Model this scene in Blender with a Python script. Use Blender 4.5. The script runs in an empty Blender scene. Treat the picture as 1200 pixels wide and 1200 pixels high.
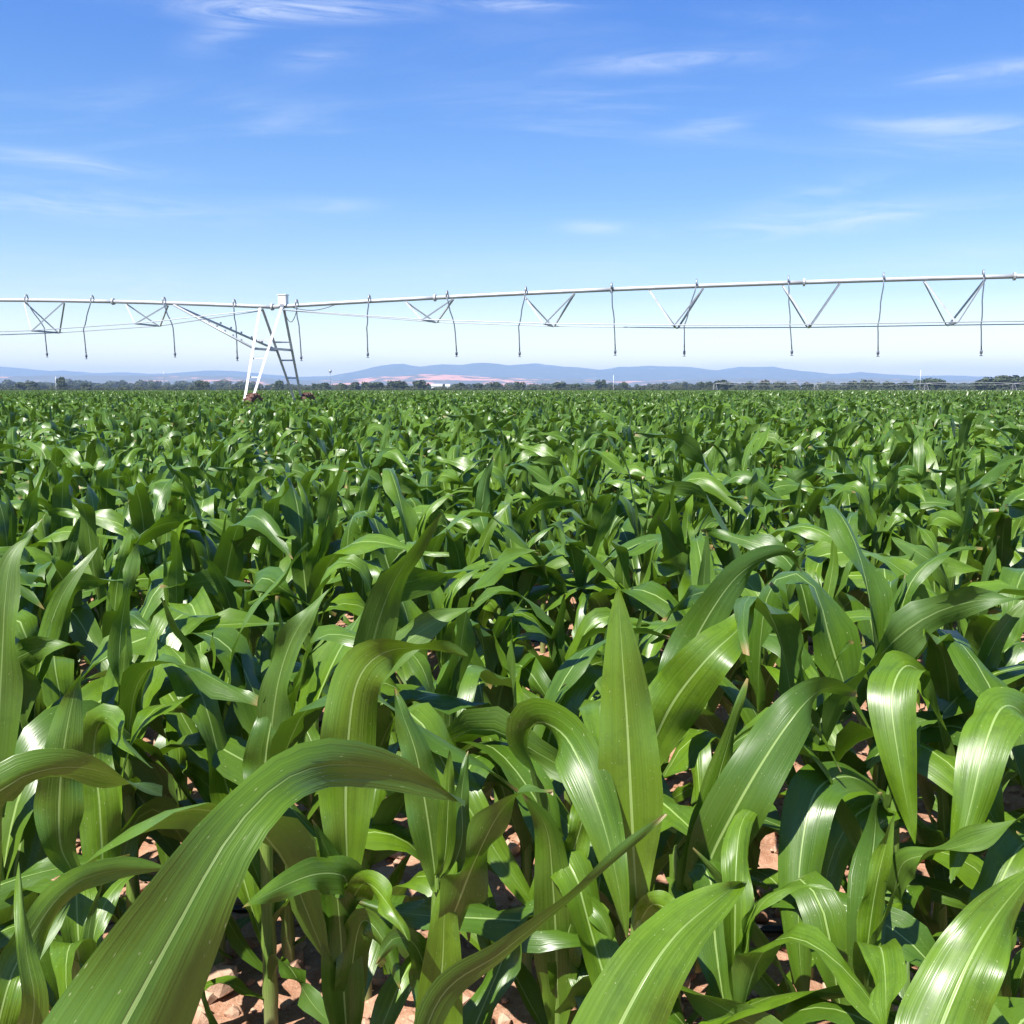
import bpy, math, random
import numpy as np
from mathutils import Vector, Matrix, noise

R = math.radians
sc = bpy.context.scene
col = sc.collection
random.seed(7)

# ------------------------------------------------------------------ camera
CAM_H = 1.30
PITCH = math.atan(143.5 / 1200)
cam_d = bpy.data.cameras.new('camera')
cam_d.sensor_width = 36; cam_d.sensor_height = 36; cam_d.sensor_fit = 'HORIZONTAL'
cam_d.lens = 36.0
cam_d.clip_start = 0.02; cam_d.clip_end = 60000
cam = bpy.data.objects.new('camera', cam_d); col.objects.link(cam)
cam.location = (0, 0, CAM_H)
cam.rotation_euler = (math.pi / 2 - PITCH, 0, 0)
sc.camera = cam

# ------------------------------------------------------------------ sun and sky
SUN_ELEV = R(57)
SUN_AZ = R(-138)           # direction towards the sun, clockwise from +Y: behind the viewer's left shoulder
sun_dir = Vector((math.sin(SUN_AZ) * math.cos(SUN_ELEV), math.cos(SUN_AZ) * math.cos(SUN_ELEV), math.sin(SUN_ELEV)))
sl = bpy.data.lights.new('sun', 'SUN')
sl.energy = 5.0; sl.angle = R(0.53); sl.color = (1.0, 0.96, 0.89)
so = bpy.data.objects.new('sun', sl); col.objects.link(so)
so.rotation_euler = (-sun_dir).to_track_quat('-Z', 'Y').to_euler()
so.location = (0, 0, 50)

sc.view_settings.view_transform = 'Standard'
sc.view_settings.look = 'None'
sc.view_settings.gamma = 1.0
sc.view_settings.exposure = 1.08
sc.view_settings.use_curve_mapping = False


class NG:
    """small helper round a node tree"""
    def __init__(self, nt):
        self.nt = nt; self.n = nt.nodes; self.l = nt.links
    def new(self, t, **kw):
        nd = self.n.new(t)
        for k, v in kw.items():
            setattr(nd, k, v)
        return nd
    def link(self, a, b):
        self.l.new(a, b)
    def put(self, sock, v):
        if isinstance(v, bpy.types.NodeSocket):
            self.l.new(v, sock)
        else:
            sock.default_value = v
    def math(self, op, a, b=None, c=None, clamp=False):
        nd = self.new('ShaderNodeMath', operation=op); nd.use_clamp = clamp
        self.put(nd.inputs[0], a)
        if b is not None: self.put(nd.inputs[1], b)
        if c is not None: self.put(nd.inputs[2], c)
        return nd.outputs[0]
    def mix(self, f, a, b, blend='MIX'):
        nd = self.new('ShaderNodeMix', data_type='RGBA', blend_type=blend)
        self.put(nd.inputs[0], f)
        self.put(nd.inputs[6], a if isinstance(a, bpy.types.NodeSocket) else (*a, 1.0))
        self.put(nd.inputs[7], b if isinstance(b, bpy.types.NodeSocket) else (*b, 1.0))
        return nd.outputs[2]
    def noise(self, vec, scale, detail=2.0, rough=0.5, dist=0.0):
        nd = self.new('ShaderNodeTexNoise')
        if vec is not None: self.link(vec, nd.inputs['Vector'])
        nd.inputs['Scale'].default_value = scale
        nd.inputs['Detail'].default_value = detail
        nd.inputs['Roughness'].default_value = rough
        nd.inputs['Distortion'].default_value = dist
        return nd.outputs[0]
    def ramp(self, f, lo, hi):
        nd = self.new('ShaderNodeMapRange'); nd.clamp = True
        nd.interpolation_type = 'SMOOTHSTEP'
        self.put(nd.inputs['Value'], f)
        nd.inputs['From Min'].default_value = lo; nd.inputs['From Max'].default_value = hi
        return nd.outputs[0]
    def comb(self, x, y, z):
        nd = self.new('ShaderNodeCombineXYZ')
        self.put(nd.inputs[0], x); self.put(nd.inputs[1], y); self.put(nd.inputs[2], z)
        return nd.outputs[0]


def pix_dir(px, py):
    a = (px - 600) / 1200; b = (600 - py) / 1200
    F = Vector((0, math.cos(PITCH), -math.sin(PITCH))); U = Vector((0, math.sin(PITCH), math.cos(PITCH)))
    return F + Vector((a, 0, 0)) + U * b


def P(px, py, Y):
    """world point that stands Y metres down the field and is seen at photograph pixel px, py"""
    d = pix_dir(px, py)
    return Vector((0, 0, CAM_H)) + d * (Y / d.y)


world = bpy.data.worlds.new('World'); sc.world = world; world.use_nodes = True
world.cycles.sampling_method = 'MANUAL'; world.cycles.sample_map_resolution = 512
g = NG(world.node_tree)
for nd in list(g.n): g.n.remove(nd)
out = g.new('ShaderNodeOutputWorld'); bg = g.new('ShaderNodeBackground')
sky = g.new('ShaderNodeTexSky', sky_type='NISHITA')
sky.sun_disc = False; sky.sun_elevation = SUN_ELEV; sky.sun_rotation = SUN_AZ
sky.altitude = 200; sky.air_density = 1.0; sky.dust_density = 0.5; sky.ozone_density = 2.5
SKY = 0.06
bg.inputs[1].default_value = SKY
tc = g.new('ShaderNodeTexCoord'); sep = g.new('ShaderNodeSeparateXYZ'); g.link(tc.outputs['Generated'], sep.inputs[0])
az = g.math('ARCTAN2', sep.outputs[0], sep.outputs[1])
el = g.math('ARCSINE', sep.outputs[2])
# thin cirrus everywhere: streaky noise on the cloud layer
zc = g.math('ADD', g.math('MAXIMUM', sep.outputs[2], 0.0), 0.10)
cx = g.math('DIVIDE', sep.outputs[0], zc); cy = g.math('DIVIDE', sep.outputs[1], zc)
stre = g.comb(g.math('MULTIPLY', cx, 0.55), g.math('MULTIPLY', cy, 1.7), 3.1)
n1 = g.noise(stre, 1.0, 7.0, 0.62, 0.9)
n2 = g.noise(g.comb(cx, cy, 9.0), 0.55, 3.0, 0.5, 0.3)
thin = g.math('MULTIPLY', g.ramp(n1, 0.50, 0.80), g.ramp(n2, 0.46, 0.72))
# single wisps (azimuth, elevation in degrees; half width, half height, tilt, strength)
WISPS = [((340, 12), 105, 10, 2, .75), ((590, 2), 70, 7, -2, .6), ((265, 35), 40, 14, 25, .3), ((775, 72), 100, 9, 2, .42), ((1160, 83), 75, 7, 0, .45),
         ((1115, 148), 90, 9, -5, .55), ((830, 150), 45, 8, 6, .40), ((60, 188), 90, 8, -3, .50),
         ((90, 238), 130, 14, -2, .50), ((975, 258), 150, 12, 4, .55), ((965, 225), 70, 12, 10, .25),
         ((695, 266), 32, 7, 0, .50), ((380, 240), 50, 7, 0, .25), ((375, 68), 45, 12, 12, .22),
         ((120, 330), 190, 18, 0, .30), ((640, 318), 200, 16, 0, .18), ((1120, 300), 100, 12, 3, .25),
         ((435, 424), 45, 5, 0, .6), ((860, 430), 40, 5, 0, .5), ((910, 428), 25, 4, 0, .5), ((1050, 425), 90, 5, 0, .35), ((900, 20), 60, 8, -8, .12)]
wn = g.noise(g.comb(g.math('MULTIPLY', az, 9.0), g.math('MULTIPLY', el, 55.0), 0.0), 1.0, 6.0, 0.65, 1.2)
wfac = g.ramp(wn, 0.28, 0.70)
total = thin
wsum = None
for (pc, hw, hh, tilt, s) in WISPS:
    d = pix_dir(*pc).normalized()
    a0 = math.atan2(d.x, d.y); e0 = math.asin(d.z)
    ct, st = math.cos(R(tilt)), math.sin(R(tilt))
    da = g.math('SUBTRACT', az, a0); de = g.math('SUBTRACT', el, e0)
    uu = g.math('ADD', g.math('MULTIPLY', da, ct * 1200 / hw), g.math('MULTIPLY', de, st * 1200 / hw))
    vv = g.math('ADD', g.math('MULTIPLY', da, -st * 1200 / hh), g.math('MULTIPLY', de, ct * 1200 / hh))
    r2 = g.math('ADD', g.math('MULTIPLY', uu, uu), g.math('MULTIPLY', vv, vv))
    gs = g.math('MULTIPLY', g.math('EXPONENT', g.math('MULTIPLY', r2, -0.9)), s)
    wsum = gs if wsum is None else g.math('ADD', wsum, gs)
cloud = g.math('ADD', g.math('MULTIPLY', wsum, wfac), g.math('MULTIPLY', thin, 0.35), clamp=True)
# clean deep blue overhead, paling towards the horizon all the way round
cr = g.new('ShaderNodeValToRGB'); g.put(cr.inputs[0], g.math('DIVIDE', g.math('MAXIMUM', el, 0.0), R(40)))
stops = [(0.0, (2.95, 2.38, 1.64)), (1.5, (2.65, 2.25, 1.60)), (5.0, (1.40, 1.42, 1.42)), (10.4, (.78, 1.10, 1.42)), (19.5, (.45, .91, 1.60)), (40.0, (.56, .90, 1.40))]
while len(cr.color_ramp.elements) < len(stops): cr.color_ramp.elements.new(0.5)
for e_, (deg, c_) in zip(cr.color_ramp.elements, stops):
    e_.position = deg / 40; e_.color = (c_[0] / 3, c_[1] / 3, c_[2] / 3, 1)
skyt = g.mix(1.0, sky.outputs[0], g.mix(1.0, cr.outputs[0], (3.0, 3.0, 3.0), 'MULTIPLY'), 'MULTIPLY')
skyc = g.mix(g.math('MULTIPLY', cloud, 0.85), skyt, (8.2, 8.8, 9.8))
g.link(skyc, bg.inputs[0]); g.link(bg.outputs[0], out.inputs[0])

sc.cycles.use_denoising = True
sc.cycles.max_bounces = 4
sc.cycles.diffuse_bounces = 2
sc.cycles.glossy_bounces = 2
sc.cycles.transmission_bounces = 2
sc.cycles.volume_bounces = 0
sc.cycles.transparent_max_bounces = 8


# ------------------------------------------------------------------ tagging helpers
def tag(o, label=None, cat=None, group=None, kind=None):
    if label: o['label'] = label
    if cat: o['category'] = cat
    if group: o['group'] = group
    if kind: o['kind'] = kind
    return o


def empty(name, loc=(0, 0, 0), rz=0.0):
    o = bpy.data.objects.new(name, None); col.objects.link(o)
    o.location = loc; o.rotation_euler = (0, 0, rz); o.empty_display_size = 0.1
    return o


def link_mesh(name, me, parent=None):
    o = bpy.data.objects.new(name, me); col.objects.link(o)
    if parent: o.parent = parent
    return o


class MB:
    """collects plain shapes and makes one mesh of them"""
    def __init__(self):
        self.v = []; self.f = []
    def box(self, c, s, rot=None):
        b = len(self.v); c = Vector(c)
        for k in range(8):
            p = Vector(((k & 1) - .5, ((k >> 1) & 1) - .5, ((k >> 2) & 1) - .5))
            p = Vector((p.x * s[0], p.y * s[1], p.z * s[2]))
            if rot is not None: p = rot @ p
            self.v.append(c + p)
        for q in ((0, 2, 3, 1), (4, 5, 7, 6), (0, 1, 5, 4), (2, 6, 7, 3), (0, 4, 6, 2), (1, 3, 7, 5)):
            self.f.append(tuple(b + i for i in q))
        return self
    def tube(self, pts, rad, n=8, cap=True):
        pts = [Vector(p) for p in pts]
        rads = rad if isinstance(rad, (list, tuple)) else [rad] * len(pts)
        b = len(self.v); up = None
        for i, p in enumerate(pts):
            t = (pts[min(i + 1, len(pts) - 1)] - pts[max(i - 1, 0)]).normalized()
            if up is None:
                up = t.orthogonal().normalized()
            else:
                up = (up - t * up.dot(t)).normalized()
            w = t.cross(up)
            for k in range(n):
                a = 2 * math.pi * (k + .5) / n
                self.v.append(p + (up * math.cos(a) + w * math.sin(a)) * rads[i])
        for i in range(len(pts) - 1):
            for k in range(n):
                k2 = (k + 1) % n
                self.f.append((b + i * n + k, b + i * n + k2, b + (i + 1) * n + k2, b + (i + 1) * n + k))
        if cap:
            self.f.append(tuple(b + k for k in range(n))[::-1])
            self.f.append(tuple(b + (len(pts) - 1) * n + k for k in range(n)))
        return self
    def angle(self, a, b_, w, up=Vector((0, 0, 1)), th=0.008):
        """an L-shaped steel angle bar from a to b_"""
        a = Vector(a); b_ = Vector(b_); t = (b_ - a).normalized()
        s = t.cross(up)
        s = s.normalized() if s.length > 1e-4 else t.orthogonal().normalized()
        u = s.cross(t)
        prof = [(0, 0), (w, 0), (w, th), (th, th), (th, w), (0, w)]
        k0 = len(self.v)
        for p in (a, b_):
            for (x, y) in prof:
                self.v.append(p + s * (x - w / 2) + u * (y - w / 2))
        for k in range(6):
            k2 = (k + 1) % 6
            self.f.append((k0 + k, k0 + k2, k0 + 6 + k2, k0 + 6 + k))
        self.f.append(tuple(k0 + k for k in range(6))[::-1]); self.f.append(tuple(k0 + 6 + k for k in range(6)))
        return self
    def lathe(self, c, axis, prof, n=24):
        """prof: (along axis, radius)"""
        c = Vector(c); ax = Vector(axis).normalized(); u = ax.orthogonal().normalized(); w = ax.cross(u)
        b = len(self.v)
        for (h, r) in prof:
            for k in range(n):
                a = 2 * math.pi * k / n
                self.v.append(c + ax * h + (u * math.cos(a) + w * math.sin(a)) * r)
        for i in range(len(prof) - 1):
            for k in range(n):
                k2 = (k + 1) % n
                self.f.append((b + i * n + k, b + i * n + k2, b + (i + 1) * n + k2, b + (i + 1) * n + k))
        return self
    def build(self, name, mat, parent=None, smooth=False):
        me = bpy.data.meshes.new(name)
        me.from_pydata([tuple(v) for v in self.v], [], self.f)
        me.materials.append(mat)
        if smooth: me.polygons.foreach_set('use_smooth', [True] * len(me.polygons))
        me.update()
        return link_mesh(name, me, parent)


# ------------------------------------------------------------------ materials
def new_mat(name):
    m = bpy.data.materials.new(name); m.use_nodes = True
    gg = NG(m.node_tree)
    for nd in list(gg.n): gg.n.remove(nd)
    o = gg.new('ShaderNodeOutputMaterial')
    return m, gg, o


def leaf_material():
    m, q, o = new_mat('maize_leaf')
    uv = q.new('ShaderNodeUVMap'); s = q.new('ShaderNodeSeparateXYZ'); q.link(uv.outputs[0], s.inputs[0])
    info = q.new('ShaderNodeObjectInfo'); rnd = info.outputs['Random']
    geo = q.new('ShaderNodeNewGeometry')
    u, v = s.outputs[0], s.outputs[1]
    off = q.math('MULTIPLY', rnd, 37.0)
    vein = q.noise(q.comb(q.math('MULTIPLY', u, 34.0), q.math('MULTIPLY', v, 0.8), off), 1.0, 1.0, 0.5)
    broad = q.noise(q.comb(q.math('MULTIPLY', u, 7.0), q.math('MULTIPLY', v, 1.2), off), 1.0, 1.0, 0.5)
    patch = q.noise(q.comb(q.math('MULTIPLY', u, 2.0), q.math('MULTIPLY', v, 7.0), off), 1.0, 2.0, 0.6)
    c = q.mix(q.ramp(broad, 0.30, 0.70), (0.068, 0.136, 0.005), (0.100, 0.188, 0.007))
    c = q.mix(q.math('MULTIPLY', q.ramp(vein, 0.42, 0.66), 0.55), c, (0.110, 0.205, 0.020))
    c = q.mix(q.math('MULTIPLY', q.ramp(patch, 0.52, 0.75), 0.25), c, (0.085, 0.155, 0.014))
    # every leaf its own tone
    r2 = q.math('FRACT', q.math('MULTIPLY', rnd, 17.31))
    c = q.mix(q.math('MULTIPLY', q.ramp(rnd, 0.1, 0.9), 0.55), c, (0.026, 0.074, 0.010))
    c = q.mix(q.math('MULTIPLY', q.ramp(r2, 0.55, 1.0), 0.35), c, (0.105, 0.185, 0.008))
    blot = q.noise(q.comb(q.math('MULTIPLY', u, 3.0), q.math('MULTIPLY', v, 16.0), q.math('ADD', off, 5.0)), 1.0, 3.0, 0.7)
    c = q.mix(q.math('MULTIPLY', q.ramp(blot, 0.48, 0.70), 0.40), c, (0.045, 0.090, 0.006))
    # leaf base and growing whorl are paler and yellower
    c = q.mix(q.math('MULTIPLY', q.ramp(v, 0.30, 0.0), 0.45), c, (0.150, 0.240, 0.030))
    du = q.math('ABSOLUTE', q.math('SUBTRACT', u, 0.5))
    wid = q.math('MULTIPLY_ADD', v, -0.020, 0.036)
    rib = q.math('SUBTRACT', 1.0, q.math('DIVIDE', du, wid), clamp=True)
    ribm = q.math('MULTIPLY', q.ramp(rib, 0.0, 0.45), q.math('SUBTRACT', 1.0, q.math('MULTIPLY', q.ramp(v, 0.55, 1.0), 0.8)))
    c = q.mix(q.math('MULTIPLY', ribm, 0.75), c, (0.30, 0.42, 0.13))
    # dry tips and nibbled margins on a few
    dry = q.math('MULTIPLY', q.ramp(v, 0.955, 1.0), q.ramp(rnd, 0.55, 0.6))
    c = q.mix(dry, c, (0.28, 0.20, 0.07))
    spot = q.noise(q.comb(q.math('MULTIPLY', u, 30.0), q.math('MULTIPLY', v, 120.0), off), 1.0, 1.0, 0.5)
    c = q.mix(q.math('MULTIPLY', q.ramp(spot, 0.73, 0.77), 0.75), c, (0.30, 0.34, 0.16))
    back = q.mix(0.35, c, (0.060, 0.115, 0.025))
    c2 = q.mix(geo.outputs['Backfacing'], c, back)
    hb = q.math('ADD', q.math('MULTIPLY', vein, 0.6), q.math('MULTIPLY', broad, 0.8))
    hb = q.math('ADD', hb, q.math('MULTIPLY', ribm, -0.8))
    bump = q.new('ShaderNodeBump'); bump.inputs['Strength'].default_value = 0.34; bump.inputs['Distance'].default_value = 0.0028
    q.link(hb, bump.inputs['Height'])
    pr = q.new('ShaderNodeBsdfPrincipled')
    q.link(c2, pr.inputs['Base Color']); q.link(bump.outputs[0], pr.inputs['Normal'])
    ro = q.math('ADD', q.math('MULTIPLY', patch, 0.26), q.math('MULTIPLY_ADD', geo.outputs['Backfacing'], 0.14, 0.235))
    q.link(ro, pr.inputs['Roughness'])
    pr.inputs['Specular IOR Level'].default_value = 0.55
    tr = q.new('ShaderNodeBsdfTranslucent')
    tcx = q.mix(q.math('MULTIPLY', ribm, 0.5), q.mix(0.5, c, (0.17, 0.36, 0.008)), (0.25, 0.36, 0.06))
    q.link(tcx, tr.inputs[0]); q.link(bump.outputs[0], tr.inputs['Normal'])
    ms = q.new('ShaderNodeMixShader'); ms.inputs[0].default_value = 0.19
    q.link(pr.outputs[0], ms.inputs[1]); q.link(tr.outputs[0], ms.inputs[2]); q.link(ms.outputs[0], o.inputs[0])
    return m


def stalk_material():
    m, q, o = new_mat('maize_stalk')
    tcn = q.new('ShaderNodeTexCoord'); s = q.new('ShaderNodeSeparateXYZ'); q.link(tcn.outputs['Object'], s.inputs[0])
    n = q.noise(q.comb(q.math('MULTIPLY', s.outputs[0], 300.0), q.math('MULTIPLY', s.outputs[1], 300.0), q.math('MULTIPLY', s.outputs[2], 9.0)), 1.0, 2.0)
    c = q.mix(q.ramp(n, 0.35, 0.7), (0.10, 0.175, 0.028), (0.155, 0.24, 0.045))
    c = q.mix(q.math('MULTIPLY', q.ramp(s.outputs[2], 0.14, 0.0), 0.6), c, (0.26, 0.25, 0.12))
    pr = q.new('ShaderNodeBsdfPrincipled'); q.link(c, pr.inputs['Base Color']); pr.inputs['Roughness'].default_value = 0.42
    pr.inputs['Subsurface Weight'].default_value = 0.0
    q.link(pr.outputs[0], o.inputs[0])
    return m


def paint_material(name, colr, rough=0.45, metal=0.0, dirt=0.25, dirtc=(0.16, 0.10, 0.06), scale=4.0):
    m, q, o = new_mat(name)
    tcn = q.new('ShaderNodeTexCoord')
    n = q.noise(tcn.outputs['Object'], scale, 5.0, 0.65)
    c = q.mix(q.math('MULTIPLY', q.ramp(n, 0.45, 0.8), dirt), colr, dirtc)
    pr = q.new('ShaderNodeBsdfPrincipled'); q.link(c, pr.inputs['Base Color'])
    q.link(q.math('MULTIPLY_ADD', n, 0.25, rough - 0.1), pr.inputs['Roughness']); pr.inputs['Metallic'].default_value = metal
    q.link(pr.outputs[0], o.inputs[0])
    return m


def soil_material():
    m, q, o = new_mat('red_soil')
    geo = q.new('ShaderNodeNewGeometry'); s = q.new('ShaderNodeSeparateXYZ'); q.link(geo.outputs['Position'], s.inputs[0])
    p = geo.outputs['Position']
    n1 = q.noise(p, 5.0, 5.0, 0.6); n2 = q.noise(p, 38.0, 5.0, 0.65); n3 = q.noise(p, 140.0, 3.0, 0.6)
    c = q.mix(q.ramp(n1, 0.35, 0.68), (0.27, 0.135, 0.080), (0.42, 0.235, 0.150))
    c = q.mix(q.math('MULTIPLY', q.ramp(n2, 0.40, 0.72), 0.55), c, (0.50, 0.32, 0.22))
    c = q.mix(q.math('MULTIPLY', q.ramp(n3, 0.60, 0.70), 0.5), c, (0.60, 0.47, 0.36))
    # land past the maize: strips of other crops, stubble and dry grass
    far = q.ramp(s.outputs[1], 470.0, 520.0)
    fn = q.noise(q.comb(q.math('MULTIPLY', s.outputs[0], 0.0016), q.math('MULTIPLY', s.outputs[1], 0.004), 0.0), 1.0, 3.0, 0.5)
    fc = q.mix(q.ramp(fn, 0.40, 0.62), (0.055, 0.085, 0.028), (0.12, 0.115, 0.055))
    c = q.mix(far, c, fc)
    bump = q.new('ShaderNodeBump'); bump.inputs['Strength'].default_value = 0.8; bump.inputs['Distance'].default_value = 0.012
    q.link(q.math('ADD', n2, q.math('MULTIPLY', n3, 0.4)), bump.inputs['Height'])
    pr = q.new('ShaderNodeBsdfPrincipled'); q.link(c, pr.inputs['Base Color']); pr.inputs['Roughness'].default_value = 0.95
    pr.inputs['Specular IOR Level'].default_value = 0.15
    q.link(bump.outputs[0], pr.inputs['Normal']); q.link(pr.outputs[0], o.inputs[0])
    return m


def clod_material():
    m, q, o = new_mat('soil_clod')
    tcn = q.new('ShaderNodeTexCoord'); info = q.new('ShaderNodeObjectInfo')
    geo = q.new('ShaderNodeNewGeometry')
    n2 = q.noise(geo.outputs['Position'], 60.0, 5.0, 0.65); n1 = q.noise(geo.outputs['Position'], 16.0, 1.0)
    c = q.mix(q.ramp(n1, 0.35, 0.65), (0.27, 0.14, 0.085), (0.50, 0.32, 0.225))
    c = q.mix(q.math('MULTIPLY', q.ramp(info.outputs['Random'], 0.2, 1.0), 0.5), c, (0.56, 0.42, 0.31))
    c = q.mix(q.math('MULTIPLY', q.ramp(n2, 0.5, 0.75), 0.4), c, (0.24, 0.12, 0.07))
    bump = q.new('ShaderNodeBump'); bump.inputs['Strength'].default_value = 0.7; bump.inputs['Distance'].default_value = 0.006
    q.link(n2, bump.inputs['Height'])
    pr = q.new('ShaderNodeBsdfPrincipled'); q.link(c, pr.inputs['Base Color']); pr.inputs['Roughness'].default_value = 0.93
    pr.inputs['Specular IOR Level'].default_value = 0.15
    q.link(bump.outputs[0], pr.inputs['Normal']); q.link(pr.outputs[0], o.inputs[0])
    return m


def tree_material(name, a, b):
    m, q, o = new_mat(name)
    info = q.new('ShaderNodeObjectInfo'); geo = q.new('ShaderNodeNewGeometry')
    n = q.noise(geo.outputs['Position'], 0.35, 3.0)
    c = q.mix(q.ramp(n, 0.35, 0.65), a, b)
    c = q.mix(q.math('MULTIPLY', info.outputs['Random'], 0.4), c, (0.055, 0.060, 0.030))
    pr = q.new('ShaderNodeBsdfPrincipled'); q.link(c, pr.inputs['Base Color']); pr.inputs['Roughness'].default_value = 0.7
    pr.inputs['Specular IOR Level'].default_value = 0.2
    q.link(pr.outputs[0], o.inputs[0])
    return m


def hill_material(name, base, bare, amount):
    m, q, o = new_mat(name)
    geo = q.new('ShaderNodeNewGeometry'); s = q.new('ShaderNodeSeparateXYZ'); q.link(geo.outputs['Position'], s.inputs[0])
    n = q.noise(q.comb(q.math('MULTIPLY', s.outputs[0], 0.0022), q.math('MULTIPLY', s.outputs[1], 0.0018), q.math('MULTIPLY', s.outputs[2], 0.02)), 1.0, 6.0, 0.62)
    n2 = q.noise(q.comb(q.math('MULTIPLY', s.outputs[0], 0.009), q.math('MULTIPLY', s.outputs[1], 0.004), q.math('MULTIPLY', s.outputs[2], 0.06)), 1.0, 4.0, 0.6)
    c = q.mix(q.ramp(n2, 0.35, 0.7), base, tuple(x * 1.5 for x in base))
    if amount > 0:                       # the eroded bare flank in the middle of the range
        xo = q.math('DIVIDE', q.math('ADD', s.outputs[0], 330.0), 900.0)
        bell = q.math('EXPONENT', q.math('MULTIPLY', q.math('MULTIPLY', xo, xo), -1.0))
        n = q.math('ADD', n, q.math('MULTIPLY_ADD', bell, 0.22, -0.13))
        n = q.math('ADD', n, q.math('MULTIPLY_ADD', n2, 0.9, -0.47))
    c = q.mix(q.math('MULTIPLY', q.ramp(n, 0.62 - amount, 0.74 - amount), 0.9), c, bare)
    c = q.mix(q.math('MULTIPLY', q.ramp(n2, 0.62, 0.70), 0.45), c, tuple(min(.8, x * 1.4) for x in bare))
    pr = q.new('ShaderNodeBsdfPrincipled'); q.link(c, pr.inputs['Base Color']); pr.inputs['Roughness'].default_value = 0.9
    pr.inputs['Specular IOR Level'].default_value = 0.1
    q.link(pr.outputs[0], o.inputs[0])
    return m


M_LEAF = leaf_material()
M_STALK = stalk_material()
M_SOIL = soil_material()
M_CLOD = clod_material()
M_STEEL = paint_material('galvanised_steel', (0.44, 0.46, 0.48), 0.45, 0.2, 0.6, (0.26, 0.26, 0.26))
M_LEG = paint_material('tower_leg_steel', (0.46, 0.47, 0.48), 0.5, 0.0, 0.5, (0.24, 0.22, 0.20))
M_ROD = paint_material('truss_rod_steel', (0.34, 0.36, 0.40), 0.45, 0.6, 0.3)
M_HOSE = paint_material('drop_hose_plastic', (0.10, 0.12, 0.16), 0.45, 0.0, 0.2)
M_WHITE = paint_material('white_enamel', (0.82, 0.82, 0.81), 0.4, 0.0, 0.12, (0.5, 0.45, 0.4))
M_TYRE = paint_material('muddy_tyre_rubber', (0.125, 0.060, 0.042), 0.9, 0.0, 1.0, (0.04, 0.03, 0.028), 9.0)
M_RIM = paint_material('wheel_rim_steel', (0.45, 0.44, 0.43), 0.5, 0.5, 0.6)
M_DRIP = paint_material('black_polyethylene', (0.018, 0.018, 0.02), 0.38, 0.0, 0.35, (0.22, 0.13, 0.08), 9.0)
M_CABLE = paint_material('black_cable', (0.03, 0.03, 0.035), 0.5)
M_BARK = paint_material('bark', (0.11, 0.085, 0.06), 0.9, 0.0, 0.4)
M_ROOF = paint_material('pale_sheet_roof', (0.66, 0.65, 0.63), 0.5, 0.1, 0.2)
M_WALL = paint_material('whitewashed_wall', (0.80, 0.79, 0.76), 0.8, 0.0, 0.15)
M_DOOR = paint_material('dark_door', (0.08, 0.09, 0.10), 0.6)
M_TREE = tree_material('dark_tree_leaves', (0.030, 0.048, 0.020), (0.055, 0.078, 0.028))
M_SCRUB = tree_material('scrub_leaves', (0.050, 0.066, 0.032), (0.085, 0.098, 0.046))

# ------------------------------------------------------------------ ground
def axis_coords(lo, hi, step, far_lo, far_hi):
    a = list(np.arange(lo, hi + 1e-6, step))
    s = step; x = hi
    while x < far_hi:
        s *= 1.35; x += s; a.append(min(x, far_hi))
    s = step; x = lo; pre = []
    while x > far_lo:
        s *= 1.35; x -= s; pre.append(max(x, far_lo))
    return np.array(pre[::-1] + a)


def soil_h(x, y):
    r = max(abs(x) / 4.6, abs(y - 3.8) / 3.9)
    if r > 1.35: return 0.0
    k = min(1.0, max(0.0, (1.35 - r) / 0.35))
    p = Vector((x, y, 0.0))
    h = noise.noise(p * 3.0) * 0.012 + noise.noise(p * 9.0) * 0.012 + abs(noise.noise(p * 24.0)) * 0.028
    return h * k


xs = axis_coords(-3.6, 3.6, 0.034, -12500.0, 12500.0)
ys = axis_coords(0.9, 6.2, 0.034, -3000.0, 12500.0)
verts = np.zeros((len(ys), len(xs), 3))
verts[:, :, 0] = xs[None, :]; verts[:, :, 1] = ys[:, None]
for j, y in enumerate(ys):
    if y < -2 or y > 9.5: continue
    for i, x in enumerate(xs):
        if abs(x) < 6.5: verts[j, i, 2] = soil_h(x, y)
nx = len(xs); idx = np.arange(len(ys) * nx).reshape(len(ys), nx)
quads = np.stack([idx[:-1, :-1], idx[:-1, 1:], idx[1:, 1:], idx[1:, :-1]], -1).reshape(-1, 4)


def np_mesh(name, v, q, mat, uv=None, smooth=True):
    v = np.asarray(v, dtype=np.float32).reshape(-1, 3); q = np.asarray(q, dtype=np.int32)
    k = q.shape[1]
    me = bpy.data.meshes.new(name)
    me.vertices.add(len(v)); me.vertices.foreach_set('co', v.ravel())
    me.loops.add(q.size); me.loops.foreach_set('vertex_index', q.ravel())
    me.polygons.add(len(q)); me.polygons.foreach_set('loop_start', np.arange(0, q.size, k, dtype=np.int32))
    if uv is not None:
        ul = me.uv_layers.new(name='UVMap')
        ul.data.foreach_set('uv', np.asarray(uv, dtype=np.float32)[q.ravel()].ravel())
    me.materials.append(mat)
    me.update(calc_edges=True)
    me.polygons.foreach_set('use_smooth', np.full(len(q), smooth))
    return me


ground = link_mesh('ground', np_mesh('ground', verts, quads, M_SOIL))
tag(ground, kind='structure', label='dry reddish cloddy soil under the maize')

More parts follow.
